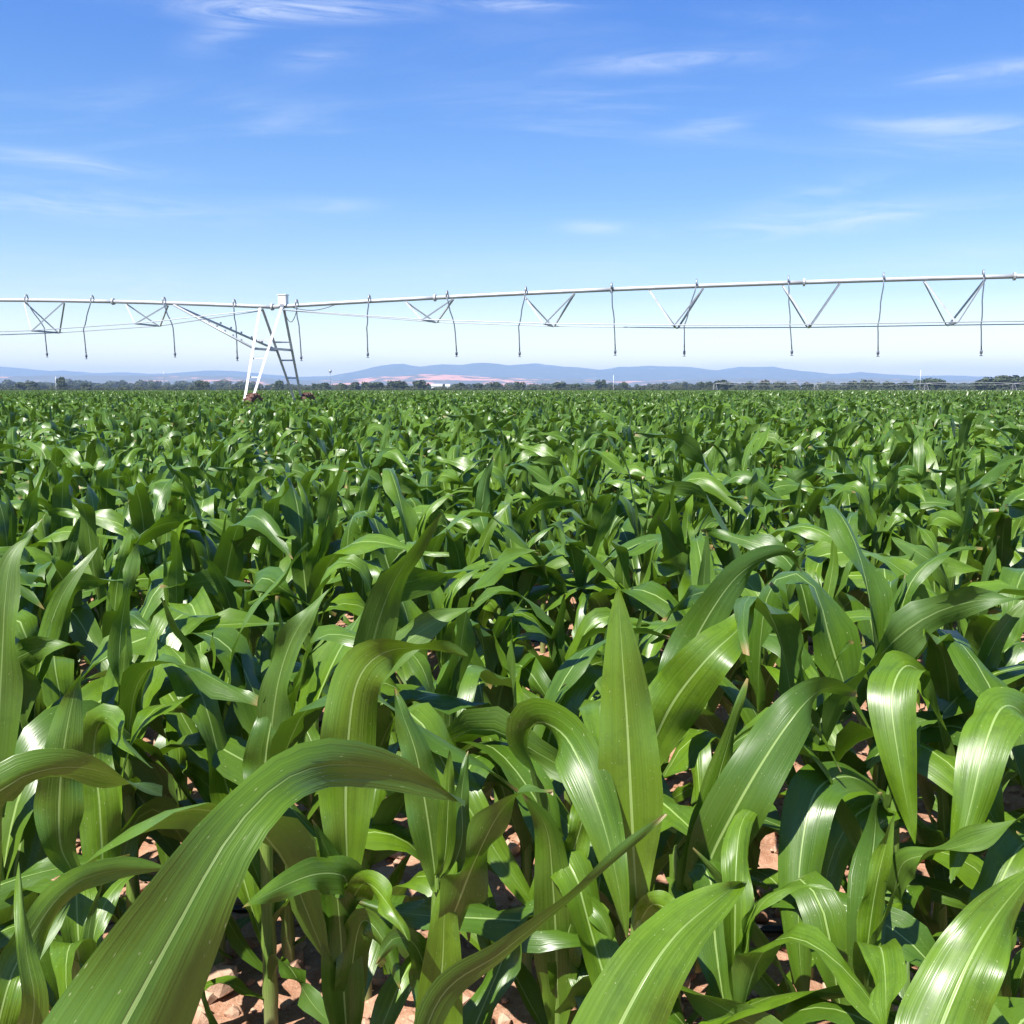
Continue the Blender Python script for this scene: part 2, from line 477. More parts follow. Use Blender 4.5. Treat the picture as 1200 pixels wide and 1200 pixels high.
# ------------------------------------------------------------------ hills
def ridge(prof, dist, depth, name, mat, label, rough, seed, xpad=900):
    """terrain block: rises from the plain to the skyline given in picture columns, then falls away behind"""
    pxs = np.array([p[0] for p in prof], float); pys = np.array([p[1] for p in prof], float)
    nxx, nyy = 260, 26
    colx = np.linspace(-xpad, 1200 + xpad, nxx)
    skyl = np.interp(colx, pxs, pys)
    V = np.zeros((nyy, nxx, 3))
    for i in range(nxx):
        d = pix_dir(colx[i], skyl[i]); hh = CAM_H + d.z * (dist / d.y)
        wx = d.x * (dist / d.y)
        for j in range(nyy):
            t = j / (nyy - 1)
            y = dist - depth + depth * 1.6 * t
            rel = (y - dist) / depth
            shape = max(0.0, 1 - rel * rel) if rel < 0 else max(0.0, 1 - (rel / 0.6) ** 2)
            shape = shape ** 0.8
            nz = noise.fractal(Vector((wx * 0.0011 + seed, y * 0.0016, seed)), 0.9, 2.1, 5)
            x = wx
            edge = 1 - abs(rel) if rel < 0 else 1 - rel / 0.6
            z = hh * shape * (1 + rough * nz * (1 if abs(rel) > 0.05 else 0.25)) - 3.0 * (1 - shape)
            V[j, i] = (x, y, max(z, -0.8))
    ii = np.arange(nyy * nxx).reshape(nyy, nxx)
    qq = np.stack([ii[:-1, :-1], ii[:-1, 1:], ii[1:, 1:], ii[1:, :-1]], -1).reshape(-1, 4)
    o = link_mesh(name, np_mesh(name, V, qq, mat))
    tag(o, label=label, kind='structure')
    return o


FAR = [(-900, 437), (-500, 431), (-200, 436), (0, 434), (30, 432.5), (50, 434), (66, 437.5), (82, 435.5), (110, 437.5), (140, 436.5), (160, 438), (215, 438), (262, 434.5), (300, 438),
       (350, 442.5), (398, 440.5), (425, 436), (445, 431.5), (478, 427.5), (498, 430), (520, 427.5), (545, 429), (574, 426), (598, 429), (630, 428.5), (655, 430), (680, 430.5),
       (703, 434), (728, 431), (765, 430), (803, 431), (832, 436), (862, 431.5), (895, 431.5), (925, 436), (960, 440), (987, 437.5), (1012, 440), (1050, 442), (1095, 441),
       (1145, 442), (1200, 444), (1500, 440), (1800, 434), (2100, 438)]
NEARH = [(-900, 446), (-400, 443), (-100, 446), (0, 443), (60, 441), (110, 439.5), (160, 440), (220, 440), (250, 441), (300, 443), (360, 447), (420, 446), (455, 443), (500, 440), (540, 441.5), (575, 443.5), (640, 445.5),
         (690, 444.5), (740, 446.5), (800, 444.5), (880, 443.5), (940, 445), (1000, 444), (1060, 446.5), (1120, 445.5), (1200, 447), (1600, 445), (2100, 447)]
M_HILL_FAR = hill_material('far_hill_scrub', (0.040, 0.055, 0.040), (0.24, 0.19, 0.14), -0.04)
M_HILL_NEAR = hill_material('bare_red_hills', (0.075, 0.075, 0.055), (0.62, 0.27, 0.18), 0.13)
ridge(FAR, 9600.0, 2000.0, 'hills', M_HILL_FAR, 'long blue mountain ridge along the horizon', 0.22, 4.2)
ridge(NEARH, 6200.0, 1400.0, 'foothills', M_HILL_NEAR, 'low pinkish bare foothills below the blue ridge', 0.16, 11.7)


# ------------------------------------------------------------------ maize plants
def smooth01(t):
    t = min(1.0, max(0.0, t)); return t * t * (3 - 2 * t)


def leaf_arrays(pts, normals, W, rng, cols=4, fold=0.55, wave=1.0, tail=None):
    """ribbon round a spine: pts, upper-side normals. Returns verts, quads, uvs"""
    n = len(pts); V = []; UV = []
    f1 = rng.uniform(9, 20); f2 = rng.uniform(9, 20); p1 = rng.uniform(0, 6.28); p2 = rng.uniform(0, 6.28)
    f3 = rng.uniform(20, 28)
    L = sum((pts[i + 1] - pts[i]).length for i in range(n - 1))
    for i in range(n):
        t = i / (n - 1)
        T = (pts[min(i + 1, n - 1)] - pts[max(i - 1, 0)]).normalized()
        N = normals[i]; N = N - T * N.dot(T)
        N = N.normalized() if N.length > 1e-5 else T.orthogonal().normalized()
        S = T.cross(N).normalized()
        w = W * (0.42 + 0.58 * smooth01(t / 0.38)) * max(0.0, 1 - t ** 2.7) ** 0.85
        if tail: w *= 1 - (1 - tail[2]) * smooth01((t - tail[0]) / (tail[1] - tail[0]))
        w = max(w, W * 0.012)
        fo = fold * (1.0 - 0.80 * smooth01(t / 0.55)) + 0.6 * (1 - smooth01(t / 0.16))
        env = smooth01(t / 0.25) * (1 - 0.35 * smooth01((t - 0.8) / 0.2))
        for c in range(cols + 1):
            u = -1 + 2 * c / cols
            a = abs(u)
            amp = 0.19 * W * wave * env * a ** 1.6
            if u < 0: wz = amp * (math.sin(f1 * t + p1) + 0.35 * math.sin(f3 * t + p2))
            else: wz = amp * (math.sin(f2 * t + p2) + 0.35 * math.sin(f3 * t + p1))
            # valley at the midrib, blade rising and then rolling over at the margin
            prof = math.sin(fo) * a - 0.22 * a * a * (0.4 + t)
            V.append(pts[i] + S * (u * w * 0.5 * math.cos(fo * 0.8)) + N * (prof * w * 0.5 + wz))
            UV.append(((u + 1) / 2, t))
    Q = []
    k = cols + 1
    for i in range(n - 1):
        for c in range(cols):
            Q.append((i * k + c, i * k + c + 1, (i + 1) * k + c + 1, (i + 1) * k + c))
    return V, Q, UV


def random_spine(rng, base, phi, L, th0, th1, bend, n, wind, twist):
    """grows from base, starts at elevation th0 and arches over to th1 at about 'bend' of its length"""
    pts = [Vector(base)]; normals = []
    ds = L / (n - 1)
    az0 = phi; drift = rng.uniform(-0.7, 0.7)
    bw = rng.choice((0.76, 0.76, 0.6, 0.4, 0.26)); wob = rng.uniform(0, 6.28); wa = rng.uniform(0.0, 0.20)
    tw = 0.0
    for i in range(n):
        t = i / (n - 1)
        k = smooth01((t - bend + bw / 2) / bw)
        th = th0 + (th1 - th0) * k + wa * math.sin(9 * t + wob) * t
        a = az0 + drift * t * t + wa * math.sin(7 * t + wob * 2) * t
        d = Vector((math.cos(a) * math.cos(th), math.sin(a) * math.cos(th), math.sin(th)))
        d = (d + Vector((wind, -0.12 * wind, -0.10 * wind)) * (t ** 1.3)).normalized()
        hz = Vector((math.cos(a), math.sin(a), 0))
        N = Vector((-math.cos(a) * math.sin(th), -math.sin(a) * math.sin(th), math.cos(th)))
        S = d.cross(N).normalized(); N = S.cross(d).normalized()
        tw = twist * smooth01((t - 0.15) / 0.85)
        N = Matrix.Rotation(tw, 3, d) @ N
        normals.append(N)
        if i < n - 1: pts.append(pts[-1] + d * ds)
    return pts, normals


#  height, length, width, start angle, end angle, bend position
LEAVES = [(0.05, .28, .040, 40, -45, .45), (0.09, .40, .054, 46, -60, .42), (0.145, .52, .070, 52, -60, .44),
          (0.205, .64, .090, 58, -60, .44), (0.27, .73, .106, 62, -65, .44), (0.335, .78, .115, 66, -65, .45),
          (0.40, .76, .116, 69, -62, .46), (0.455, .70, .108, 73, -50, .50), (0.50, .58, .088, 77, -15, .56),
          (0.53, .42, .054, 82, 40, .70), (0.545, .27, .028, 87, 75, .80)]


def plant_leaves(rng, n, cols, which=None, phi0=None):
    res = []
    phi0 = rng.uniform(0, 2 * math.pi) if phi0 is None else phi0
    vig = rng.uniform(0.9, 1.08)
    windy = max(0.0, rng.gauss(0.42, 0.25))
    for k, (h, L, W, a0, a1, b) in enumerate(LEAVES):
        if which is not None and k not in which: continue
        phi = phi0 + math.pi * k + rng.gauss(0, 0.5)
        th0 = R(a0 + rng.gauss(0, 5)); th1 = R(max(-85, min(80, a1 + rng.gauss(8, 38))))
        pts, nor = random_spine(rng, (0.006 * math.cos(phi), 0.006 * math.sin(phi), h * vig), phi, L * vig * rng.uniform(.88, 1.1), th0, th1,
                                min(.85, max(.3, b + rng.gauss(0, .10))), n, windy * (0.4 + 0.12 * k if k < 8 else 0.7), rng.gauss(0, 1.05))
        res.append(leaf_arrays(pts, nor, W * rng.uniform(.88, 1.10), rng, cols, fold=rng.uniform(.3, .85) if k < 8 else 0.95, wave=rng.uniform(.6, 1.5)))
    return res


def stalk_arrays(rng, H=0.56, seg=16, n=8, lean=(0, 0)):
    V = []; Q = []; UV = []
    for i in range(seg + 1):
        t = i / seg; z = H * t - 0.03
        r = 0.0135 - 0.003 * t
        r += 0.0022 * (1 if i % 3 == 0 else 0)                  # nodes and sheath rims
        if t > 0.82: r *= 1 - 0.75 * ((t - 0.82) / 0.18) ** 1.5
        cx = lean[0] * t * t; cy = lean[1] * t * t
        for k in range(n):
            a = 2 * math.pi * k / n
            V.append(Vector((cx + math.cos(a) * r * 1.12, cy + math.sin(a) * r, z)))
            UV.append((k / n, t))
    for i in range(seg):
        for k in range(n):
            k2 = (k + 1) % n
            Q.append((i * n + k, i * n + k2, (i + 1) * n + k2, (i + 1) * n + k))
    return V, Q, UV


def mesh_of(name, arr, mat):
    V, Q, UV = arr
    return np_mesh(name, [tuple(v) for v in V], Q, mat, UV)


rngp = random.Random(21)
PROTO = []            # (stalk mesh, [leaf meshes]) shared by the single plants
for k in range(26):
    leaves = [mesh_of('leaf', a, M_LEAF) for a in plant_leaves(rngp, 18, 4)]
    PROTO.append((mesh_of('stalk', stalk_arrays(rngp), M_STALK), leaves))


def join_arrays(parts):
    V = []; Q = []; UV = []
    for (v, q, u) in parts:
        b = len(V); V += v; UV += u; Q += [tuple(i + b for i in f) for f in q]
    return V, Q, UV


def add_plant(x, y, rz, s, proto, label, group):
    r = empty('maize_plant', (x, y, soil_h(x, y)), rz); r.scale = (s, s, s)
    tag(r, label, 'maize plant', group)
    st, lv = proto
    link_mesh('stalk', st, r)
    for m in lv: link_mesh('leaf', m, r)
    return r


# --- plants of the front rows, leaf by leaf as they stand
def catmull(pts, n):
    P_ = [pts[0] * 2 - pts[1]] + pts + [pts[-1] * 2 - pts[-2]]
    dense = []
    for i in range(1, len(P_) - 2):
        p0, p1, p2, p3 = P_[i - 1], P_[i], P_[i + 1], P_[i + 2]
        for s in range(12):
            t = s / 12
            dense.append((0.5 * ((2 * p1) + (p2 - p0) * t + (2 * p0 - 5 * p1 + 4 * p2 - p3) * t * t + (3 * p1 - p0 - 3 * p2 + p3) * t ** 3), i - 1 + t))
    dense.append((pts[-1], len(pts) - 1))
    acc = [0.0]
    for i in range(1, len(dense)): acc.append(acc[-1] + (dense[i][0] - dense[i - 1][0]).length)
    outp = []
    j = 0
    for k in range(n):
        s = acc[-1] * k / (n - 1)
        while j < len(acc) - 2 and acc[j + 1] < s: j += 1
        f = 0 if acc[j + 1] == acc[j] else (s - acc[j]) / (acc[j + 1] - acc[j])
        outp.append((dense[j][0].lerp(dense[j + 1][0], f), dense[j][1] + (dense[j + 1][1] - dense[j][1]) * f))
    return outp


hero_rng = random.Random(5)
EYE = Vector((0, 0, CAM_H))


def hero_leaf(parent, hb, way, W, rolls=0, wave=0.8, fold=0.35, tail=None):
    wave *= 1.5
    base = parent.location
    pts = [base + Vector((0, 0, hb))] + [P(*w) for w in way]
    if not isinstance(rolls, (list, tuple)): rolls = [rolls] * len(pts)
    else: rolls = [rolls[0]] + list(rolls)
    NS = 44
    sp = catmull(pts, NS)
    P3 = [p for p, _ in sp]; nor = []
    for i, (p, s) in enumerate(sp):
        T = (P3[min(i + 1, NS - 1)] - P3[max(i - 1, 0)]).normalized()
        Vw = (EYE - p).normalized(); N = (Vw - T * Vw.dot(T)).normalized()
        k = min(int(s), len(rolls) - 2); f = s - k
        rr = rolls[k] * (1 - f) + rolls[k + 1] * f
        nor.append(Matrix.Rotation(R(rr), 3, T) @ N)
    loc = [p - base for p in P3]
    link_mesh('leaf', mesh_of('leaf', leaf_arrays(loc, nor, W, hero_rng, 6, fold, wave, tail), M_LEAF), parent)


def hero_plant(X, Y, H, label, leaves, low=(0, 1, 2, 3), extra=()):
    r = empty('maize_plant', (X, Y, soil_h(X, Y)))
    tag(r, label, 'maize plant', 'maize plants of the front rows')
    H = min(H, max(l_[0] for l_ in leaves) + 0.045)
    link_mesh('stalk', mesh_of('stalk', stalk_arrays(hero_rng, H, 16, 12), M_STALK), r)
    for a in plant_leaves(hero_rng, 18, 6, set(low) | set(extra)):
        link_mesh('leaf', mesh_of('leaf', a, M_LEAF), r)
    for lf in leaves: hero_leaf(r, *lf)
    return r


def gx(px, Y, py=1000):
    return P(px, py, Y).x


HERO_XY = []
def HP(px, Y, H, label, leaves, low=(0, 1, 2, 3), extra=()):
    X = gx(px, Y)
    HERO_XY.append((X, Y))
    hero_plant(X, Y, H, label, leaves, low, extra)


HP(-40, .50, .40, 'maize plant whose very broad blade sweeps up and bends over to the right',
   [(.22, [(20, 1430, .56), (85, 1310, .59), (148, 1195, .63), (208, 1085, .67), (265, 985, .71), (318, 925, .75), (360, 902, .79), (405, 896, .83), (470, 905, .87), (545, 938, .91)], .124, [0, 0, 0, 0, 0, 8, 30, 60, 62, 60], .7, .34, (.60, .80, .55))], (0, 1))
HP(-70, 1.0, .50, 'maize plant at the field edge with thin leaves arching right across the broad blade',
   [(.48, [(-30, 985, 1.0), (5, 925, 1.0), (50, 903, 1.02), (100, 900, 1.05), (150, 915, 1.1), (190, 932, 1.15)], .062, [20, 20, 40, 60, 60, 60]),
    (.42, [(0, 1190, 1.0), (30, 1110, 1.05), (75, 1045, 1.1), (130, 1021, 1.15), (200, 1018, 1.2)], .052, [10, 10, 20, 50, 50]),
    (.46, [(35, 1210, .95), (30, 1110, .96), (22, 1010, 1.0)], .036, 20)], (0, 1, 2))
HP(85, 1.62, .54, 'maize plant with two upright dark-striped blades behind the arching thin leaf',
   [(.50, [(70, 985, 1.6), (72, 900, 1.6), (85, 820, 1.62), (97, 785, 1.64)], .078, [10, 5, 5, 30], .5),
    (.42, [(118, 1050, 1.7), (117, 950, 1.72), (110, 880, 1.74), (120, 845, 1.72), (150, 870, 1.66), (178, 900, 1.62)], .074, [0, 0, 0, 40, 60, 50])], (0, 1, 2, 3))
HP(312, 1.95, .56, 'maize plant with pointed upright leaf and dark leaf curling right above it',
   [(.52, [(316, 870, 1.94), (326, 800, 1.93), (342, 750, 1.92), (364, 716, 1.92), (390, 688, 1.95)], .072, [150, 150, 155, 150, 140], .5),
    (.48, [(308, 930, 1.93), (312, 880, 1.93), (318, 840, 1.94), (317, 805, 1.95)], .092, 0, .4)], (0, 1, 2, 3, 4), (7,))
HP(404, 1.58, .56, 'maize plant with tall pleated blade folding over to the right at its top',
   [(.48, [(407, 1030, 1.57), (405, 930, 1.56), (411, 835, 1.56), (424, 788, 1.56), (452, 764, 1.57), (495, 760, 1.6), (548, 770, 1.64)], .098, [0, 0, 0, 10, 35, 60, 60], .5),
    (.46, [(404, 1028, 1.5), (372, 1024, 1.44), (328, 1040, 1.38), (284, 1064, 1.34)], .066, [30, 20, 10, 10], .4),
    (.44, [(428, 1035, 1.5), (455, 1060, 1.44), (478, 1102, 1.4)], .05, [40, 30, 20]),
    (.16, [(402, 1150, 1.55), (398, 1080, 1.54), (388, 1010, 1.53), (365, 960, 1.52)], .075, [0, 0, 10, 20], .4, .8),
    (.20, [(412, 1140, 1.55), (424, 1080, 1.53), (448, 1100, 1.50), (470, 1160, 1.48)], .06, [10, 10, 20, 10])], (0, 1, 2, 3, 4))
HP(512, 1.52, .57, 'maize plant with open whorl of pointed blades and pale green spike',
   [(.52, [(511, 1035, 1.52), (501, 960, 1.52), (488, 885, 1.52), (472, 838, 1.53), (462, 808, 1.55)], .066, [10, 10, 0, 20, 20], .4),
    (.54, [(521, 1005, 1.51), (525, 945, 1.51), (527, 878, 1.52)], .034, 20, .2),
    (.42, [(530, 1075, 1.50), (556, 1010, 1.46), (586, 952, 1.43), (615, 927, 1.42), (648, 925, 1.42)], .07, [20, 40, 50, 60, 70]),
    (.50, [(540, 990, 1.53), (541, 930, 1.55), (549, 880, 1.58)], .04, 30, .3),
    (.10, [(514, 1200, 1.50), (519, 1120, 1.49), (522, 1060, 1.49), (535, 1010, 1.50)], .085, [0, 0, 0, 10], .3, .9),
    (.18, [(505, 1170, 1.51), (488, 1110, 1.50), (462, 1100, 1.48), (440, 1130, 1.46)], .06, [10, 10, 15, 10])], (0, 1, 2, 3), ())
HP(455, 1.02, .42, 'short maize plant sending one narrow edge-on leaf diagonally up to the right',
   [(.38, [(505, 1190, 1.13), (592, 1113, 1.18), (690, 1035, 1.22), (780, 953, 1.26)], .052, [55, 60, 62, 60], .3)], (0, 1))
HP(655, 1.68, .54, 'maize plant with broad dark leaf arching over and drooping down to the right',
   [(.48, [(640, 980, 1.70), (618, 885, 1.68), (628, 847, 1.62), (665, 866, 1.54), (700, 945, 1.46), (722, 1025, 1.42), (735, 1105, 1.40)], .098, [110, 95, 60, 20, 5, 5, 10], .5),
    (.42, [(668, 1010, 1.68), (690, 930, 1.68), (690, 880, 1.70)], .05, 20),
    (.15, [(652, 1120, 1.66), (648, 1040, 1.65), (640, 970, 1.64), (612, 930, 1.62)], .085, [0, 0, 5, 20], .4, .8),
    (.20, [(662, 1110, 1.66), (680, 1060, 1.64), (705, 1075, 1.61), (722, 1120, 1.59)], .06, [10, 10, 20, 10])], (0, 1, 2, 3))
HP(748, 1.50, .56, 'maize plant with one tall spear-shaped blade standing straight up',
   [(.50, [(745, 1040, 1.49), (740, 950, 1.49), (735, 850, 1.50), (729, 765, 1.51), (724, 688, 1.53)], .104, [0, 0, 0, 0, 10], .35, .3),
    (.46, [(765, 1060, 1.47), (790, 1072, 1.42), (806, 1100, 1.40)], .045, [30, 20, 10])], (0, 1, 2, 3))
HP(668, .92, .48, 'maize plant whose rounded blade leans out to the right above bare soil',
   [(.46, [(700, 1270, .97), (745, 1165, 1.0), (790, 1098, 1.04), (838, 1056, 1.08), (868, 1034, 1.12)], .098, [0, 0, 0, 15, 30], .5)], (0, 1))
HP(792, 1.68, .55, 'maize plant with narrow upright leaf and broad midribbed blade bowing right',
   [(.50, [(800, 1055, 1.66), (816, 1000, 1.66), (842, 910, 1.66), (862, 840, 1.67), (876, 795, 1.68)], .058, [30, 35, 35, 30, 20], .4),
    (.46, [(812, 1050, 1.64), (842, 985, 1.62), (888, 902, 1.62), (935, 833, 1.64), (968, 807, 1.70), (1004, 812, 1.76)], .104, [0, 0, 0, 10, 40, 60], .4, .3),
    (.48, [(830, 930, 1.72), (862, 865, 1.72), (908, 846, 1.72), (955, 858, 1.70), (985, 905, 1.68)], .03, [60, 70, 70, 60, 50])], (0, 1, 2, 3))
HP(1046, 1.86, .57, 'maize plant with broad blade hanging down in front and dark leaf curling right',
   [(.53, [(1040, 955, 1.86), (1026, 925, 1.84), (990, 910, 1.76), (955, 930, 1.68), (938, 1005, 1.62), (936, 1095, 1.57), (944, 1195, 1.54)], .100, [100, 80, 55, 15, 0, 0, 0], .4, .3),
    (.44, [(1046, 1050, 1.80), (1058, 1012, 1.72), (1092, 1000, 1.66), (1142, 986, 1.60), (1205, 956, 1.56)], .062, [150, 140, 130, 120, 110]),
    (.40, [(1044, 1065, 1.78), (1012, 1108, 1.68), (968, 1140, 1.62)], .07, [40, 30, 20]),
    (.55, [(1050, 960, 1.86), (1062, 900, 1.88), (1080, 850, 1.92)], .05, 20)], (0, 1, 2, 3))
HP(1105, 2.02, .58, 'maize plant with wide pale-ribbed blade folded over beside a thin green spike',
   [(.54, [(1100, 850, 2.02), (1088, 800, 2.0), (1062, 780, 1.94), (1045, 818, 1.87), (1055, 900, 1.81), (1072, 988, 1.78)], .112, [95, 80, 50, 10, 0, 0], .4, .3),
    (.55, [(1108, 980, 2.0), (1104, 920, 2.0), (1100, 870, 2.0)], .03, 20, .2)], (0, 1, 2, 3, 4))
HP(1215, 1.84, .58, 'maize plant with folded-over blade bright along its white midrib',
   [(.54, [(1212, 890, 1.84), (1200, 840, 1.82), (1176, 828, 1.76), (1156, 868, 1.70), (1136, 950, 1.65), (1114, 1035, 1.62)], .108, [95, 75, 45, 10, 0, 0], .4, .25),
    (.46, [(1190, 1000, 1.74), (1150, 1080, 1.66), (1105, 1150, 1.6)], .085, [10, 5, 5])], (0, 1, 2, 3), (7,))
HP(1100, 1.02, .48, 'maize plant with broad blade leaning off to the right by the field edge',
   [(.46, [(1088, 1255, 1.04), (1120, 1160, 1.07), (1162, 1080, 1.12), (1215, 1015, 1.17)], .094, [10, 5, 5, 20], .5)], (0, 1))
HP(755, 1.98, .58, 'maize plant with large shiny ribbed blade tilted up to the right',
   [(.52, [(768, 865, 1.94), (792, 818, 1.9), (832, 768, 1.88), (866, 736, 1.92), (888, 700, 1.98)], .118, [0, 0, 0, 10, 20], .5, .3),
    (.54, [(790, 800, 2.1), (832, 718, 2.12), (872, 668, 2.16), (918, 650, 2.22), (940, 668, 2.25)], .096, [10, 20, 30, 50, 50], .5)], (0, 1, 2, 3, 4))
HP(425, 2.05, .58, 'maize plant with ribbed leaf shaded underneath lifting out to the right',
   [(.53, [(430, 800, 2.03), (470, 757, 2.0), (515, 727, 2.0), (556, 710, 2.03)], .088, [160, 155, 150, 140], .4)], (0, 1, 2, 3, 4), (6, 8))
HP(-5, 1.78, .57, 'maize plant with dark blade standing up at the end of its row',
   [(.53, [(3, 760, 1.76), (6, 705, 1.76), (14, 655, 1.78), (42, 620, 1.82)], .085, [150, 155, 150, 130], .4)], (0, 1, 2, 3, 4), (6,))

# --- the rest of the field, in rows across the view
rows = []
rng = random.Random(99)
ROW = 0.70; STEP = 0.185
FIELD_END = 470.0
near_pts = []; stuff_pts = []
r = 0
y_row = 1.45
SINGLE_END = 8.9
while y_row < SINGLE_END:
    half = y_row * 0.95 + 3.0
    x = -half + rng.uniform(0, STEP)
    while x < half:
        x += STEP * rng.uniform(0.8, 1.2)
        if rng.random() < 0.04: continue
        px = x; py = y_row + rng.gauss(0, 0.025)
        if y_row < 1.5:
            # only beside the view and in the holes between the front plants
            if abs(px) < 1.0 and rng.random() < .18: continue
        if any((px - hx) ** 2 + (py - hy) ** 2 < 0.02 for hx, hy in HERO_XY): continue
        s = rng.uniform(0.86, 1.06) * (1 + 0.05 * noise.noise(Vector((px * .35, py * .35, 0))))
        if y_row < 1.5 and abs(px) < 1.0: s *= .68
        inview = abs(px) < 0.52 * py + 0.30
        if inview: near_pts.append((py + 0.3 * abs(px), px, py, s))
        else: stuff_pts.append((px, py, s, 0))
    y_row += ROW
near_pts.sort()
N_SINGLE = 300 - len(HERO_XY)
lab = ['green maize plant with arching glossy leaves standing in the rows behind the front plants']
for k, (_, px, py, s) in enumerate(near_pts):
    if k < N_SINGLE:
        add_plant(px, py, rng.uniform(-0.6, 0.6), s, PROTO[rng.randrange(len(PROTO))], lab[0], 'maize plants in the rows')
    else:
        stuff_pts.append((px, py, s, 0))

# --- far maize: one crop object; geometry nodes put plants, then patches of plants, along the rows
proto_col = bpy.data.collections.new('maize_forms')
rngf = random.Random(31)
N_FORM = 12; N_STRIP = 14; STRIP = 12 * STEP
FORM_PARTS = []
for k in range(N_FORM):
    parts = plant_leaves(rngf, 11, 2, set(range(2, 11)))
    FORM_PARTS.append(join_arrays(parts))
    ob = bpy.data.objects.new('crop_a%02d' % k, mesh_of('crop_%02d' % k, FORM_PARTS[-1], M_LEAF)); proto_col.objects.link(ob)
for k in range(N_STRIP):                     # a stretch of row, twelve plants
    parts = []
    for c in range(12):
        if rngf.random() < .04: continue
        sc_ = rngf.uniform(.86, 1.08)
        ox, oy = (c - 5.5) * STEP + rngf.uniform(-.04, .04), rngf.gauss(0, .03)
        for (V, Q, UV) in plant_leaves(rngf, 11, 2, set(range(2, 11))):
            parts.append(([Vector((v.x * sc_ + ox, v.y * sc_ + oy, v.z * sc_)) for v in V], Q, UV))
    ob = bpy.data.objects.new('crop_b%02d' % k, mesh_of('crop_s%02d' % k, join_arrays(parts), M_LEAF)); proto_col.objects.link(ob)
y = y_row
while y < 62.0:
    half = y * 0.80 + 4.0
    x = -half + rng.uniform(0, STRIP)
    while x < half:
        stuff_pts.append((x, y, 1.0 + 0.07 * noise.noise(Vector((x * .25, y * .25, 0))), 2)); x += STRIP
    y += ROW
N_PATCH = 4
for k in range(N_PATCH):
    parts = []
    for rr in range(6):
        for cc in range(20):
            if rngf.random() < .05: continue
            ox, oy = cc * .2 - 2 + rngf.uniform(-.05, .05), rr * .7 - 1.75 + rngf.uniform(-.04, .04)
            sc_ = rngf.uniform(.88, 1.06)
            for (V, Q, UV) in plant_leaves(rngf, 6, 1, {5, 6, 7, 8}):
                parts.append(([Vector((v.x * sc_ + ox, v.y * sc_ + oy, v.z * sc_)) for v in V], Q, UV))
    me = mesh_of('crop_p%02d' % k, join_arrays(parts), M_LEAF)
    ob = bpy.data.objects.new('crop_c%02d' % k, me); proto_col.objects.link(ob)
y = 62.0 + 2.1
while y < FIELD_END:
    half = y * 0.75 + 6
    x = -half
    while x < half:
        stuff_pts.append((x, y, rng.uniform(.95, 1.05), 1)); x += 4.0
    y += 4.2
pts = np.array([(p[0], p[1], 0.0) for p in stuff_pts], dtype=np.float32)
me = bpy.data.meshes.new('maize_crop'); me.vertices.add(len(pts)); me.vertices.foreach_set('co', pts.ravel())
idx_l = []; rot_l = []; scl_l = []
for p in stuff_pts:
    if p[3] == 0:
        idx_l.append(rng.randrange(N_FORM)); rot_l.append(rng.uniform(-.6, .6)); scl_l.append(p[2])
    elif p[3] == 2:
        idx_l.append(N_FORM + rng.randrange(N_STRIP)); rot_l.append(rng.gauss(0, .012)); scl_l.append(p[2])
    else:
        idx_l.append(N_FORM + N_STRIP + rng.randrange(N_PATCH)); rot_l.append(rng.choice((0.0, 0.0, 0.03, -0.03))); scl_l.append(p[2])
for nm, ty, dat in (('form', 'INT', idx_l), ('turn', 'FLOAT', rot_l), ('size', 'FLOAT', scl_l)):
    at_ = me.attributes.new(nm, ty, 'POINT'); at_.data.foreach_set('value', dat)
crop = link_mesh('maize_crop', me)
tag(crop, 'dense green maize crop stretching back to the tree line', 'maize field', kind='stuff')
gn = bpy.data.node_groups.new('rows_of_maize', 'GeometryNodeTree')
gn.interface.new_socket('Geometry', in_out='INPUT', socket_type='NodeSocketGeometry')
gn.interface.new_socket('Geometry', in_out='OUTPUT', socket_type='NodeSocketGeometry')
q = NG(gn)
gi = q.new('NodeGroupInput'); go = q.new('NodeGroupOutput')
ci = q.new('GeometryNodeCollectionInfo'); ci.inputs[0].default_value = proto_col
ci.inputs['Separate Children'].default_value = True; ci.inputs['Reset Children'].default_value = True
m2p = q.new('GeometryNodeMeshToPoints')
iop = q.new('GeometryNodeInstanceOnPoints'); iop.inputs['Pick Instance'].default_value = True
def attr(nm, ty):
    nd = q.new('GeometryNodeInputNamedAttribute', data_type=ty); nd.inputs['Name'].default_value = nm
    return nd.outputs[0]
q.link(gi.outputs[0], m2p.inputs['Mesh']); q.link(m2p.outputs[0], iop.inputs['Points'])
q.link(ci.outputs[0], iop.inputs['Instance']); q.link(attr('form', 'INT'), iop.inputs['Instance Index'])
cz = q.new('ShaderNodeCombineXYZ'); q.link(attr('turn', 'FLOAT'), cz.inputs[2])
e2r = q.new('FunctionNodeEulerToRotation'); q.link(cz.outputs[0], e2r.inputs[0]); q.link(e2r.outputs[0], iop.inputs['Rotation'])
q.link(attr('size', 'FLOAT'), iop.inputs['Scale'])
q.link(iop.outputs[0], go.inputs[0])
md = crop.modifiers.new('rows', 'NODES'); md.node_group = gn

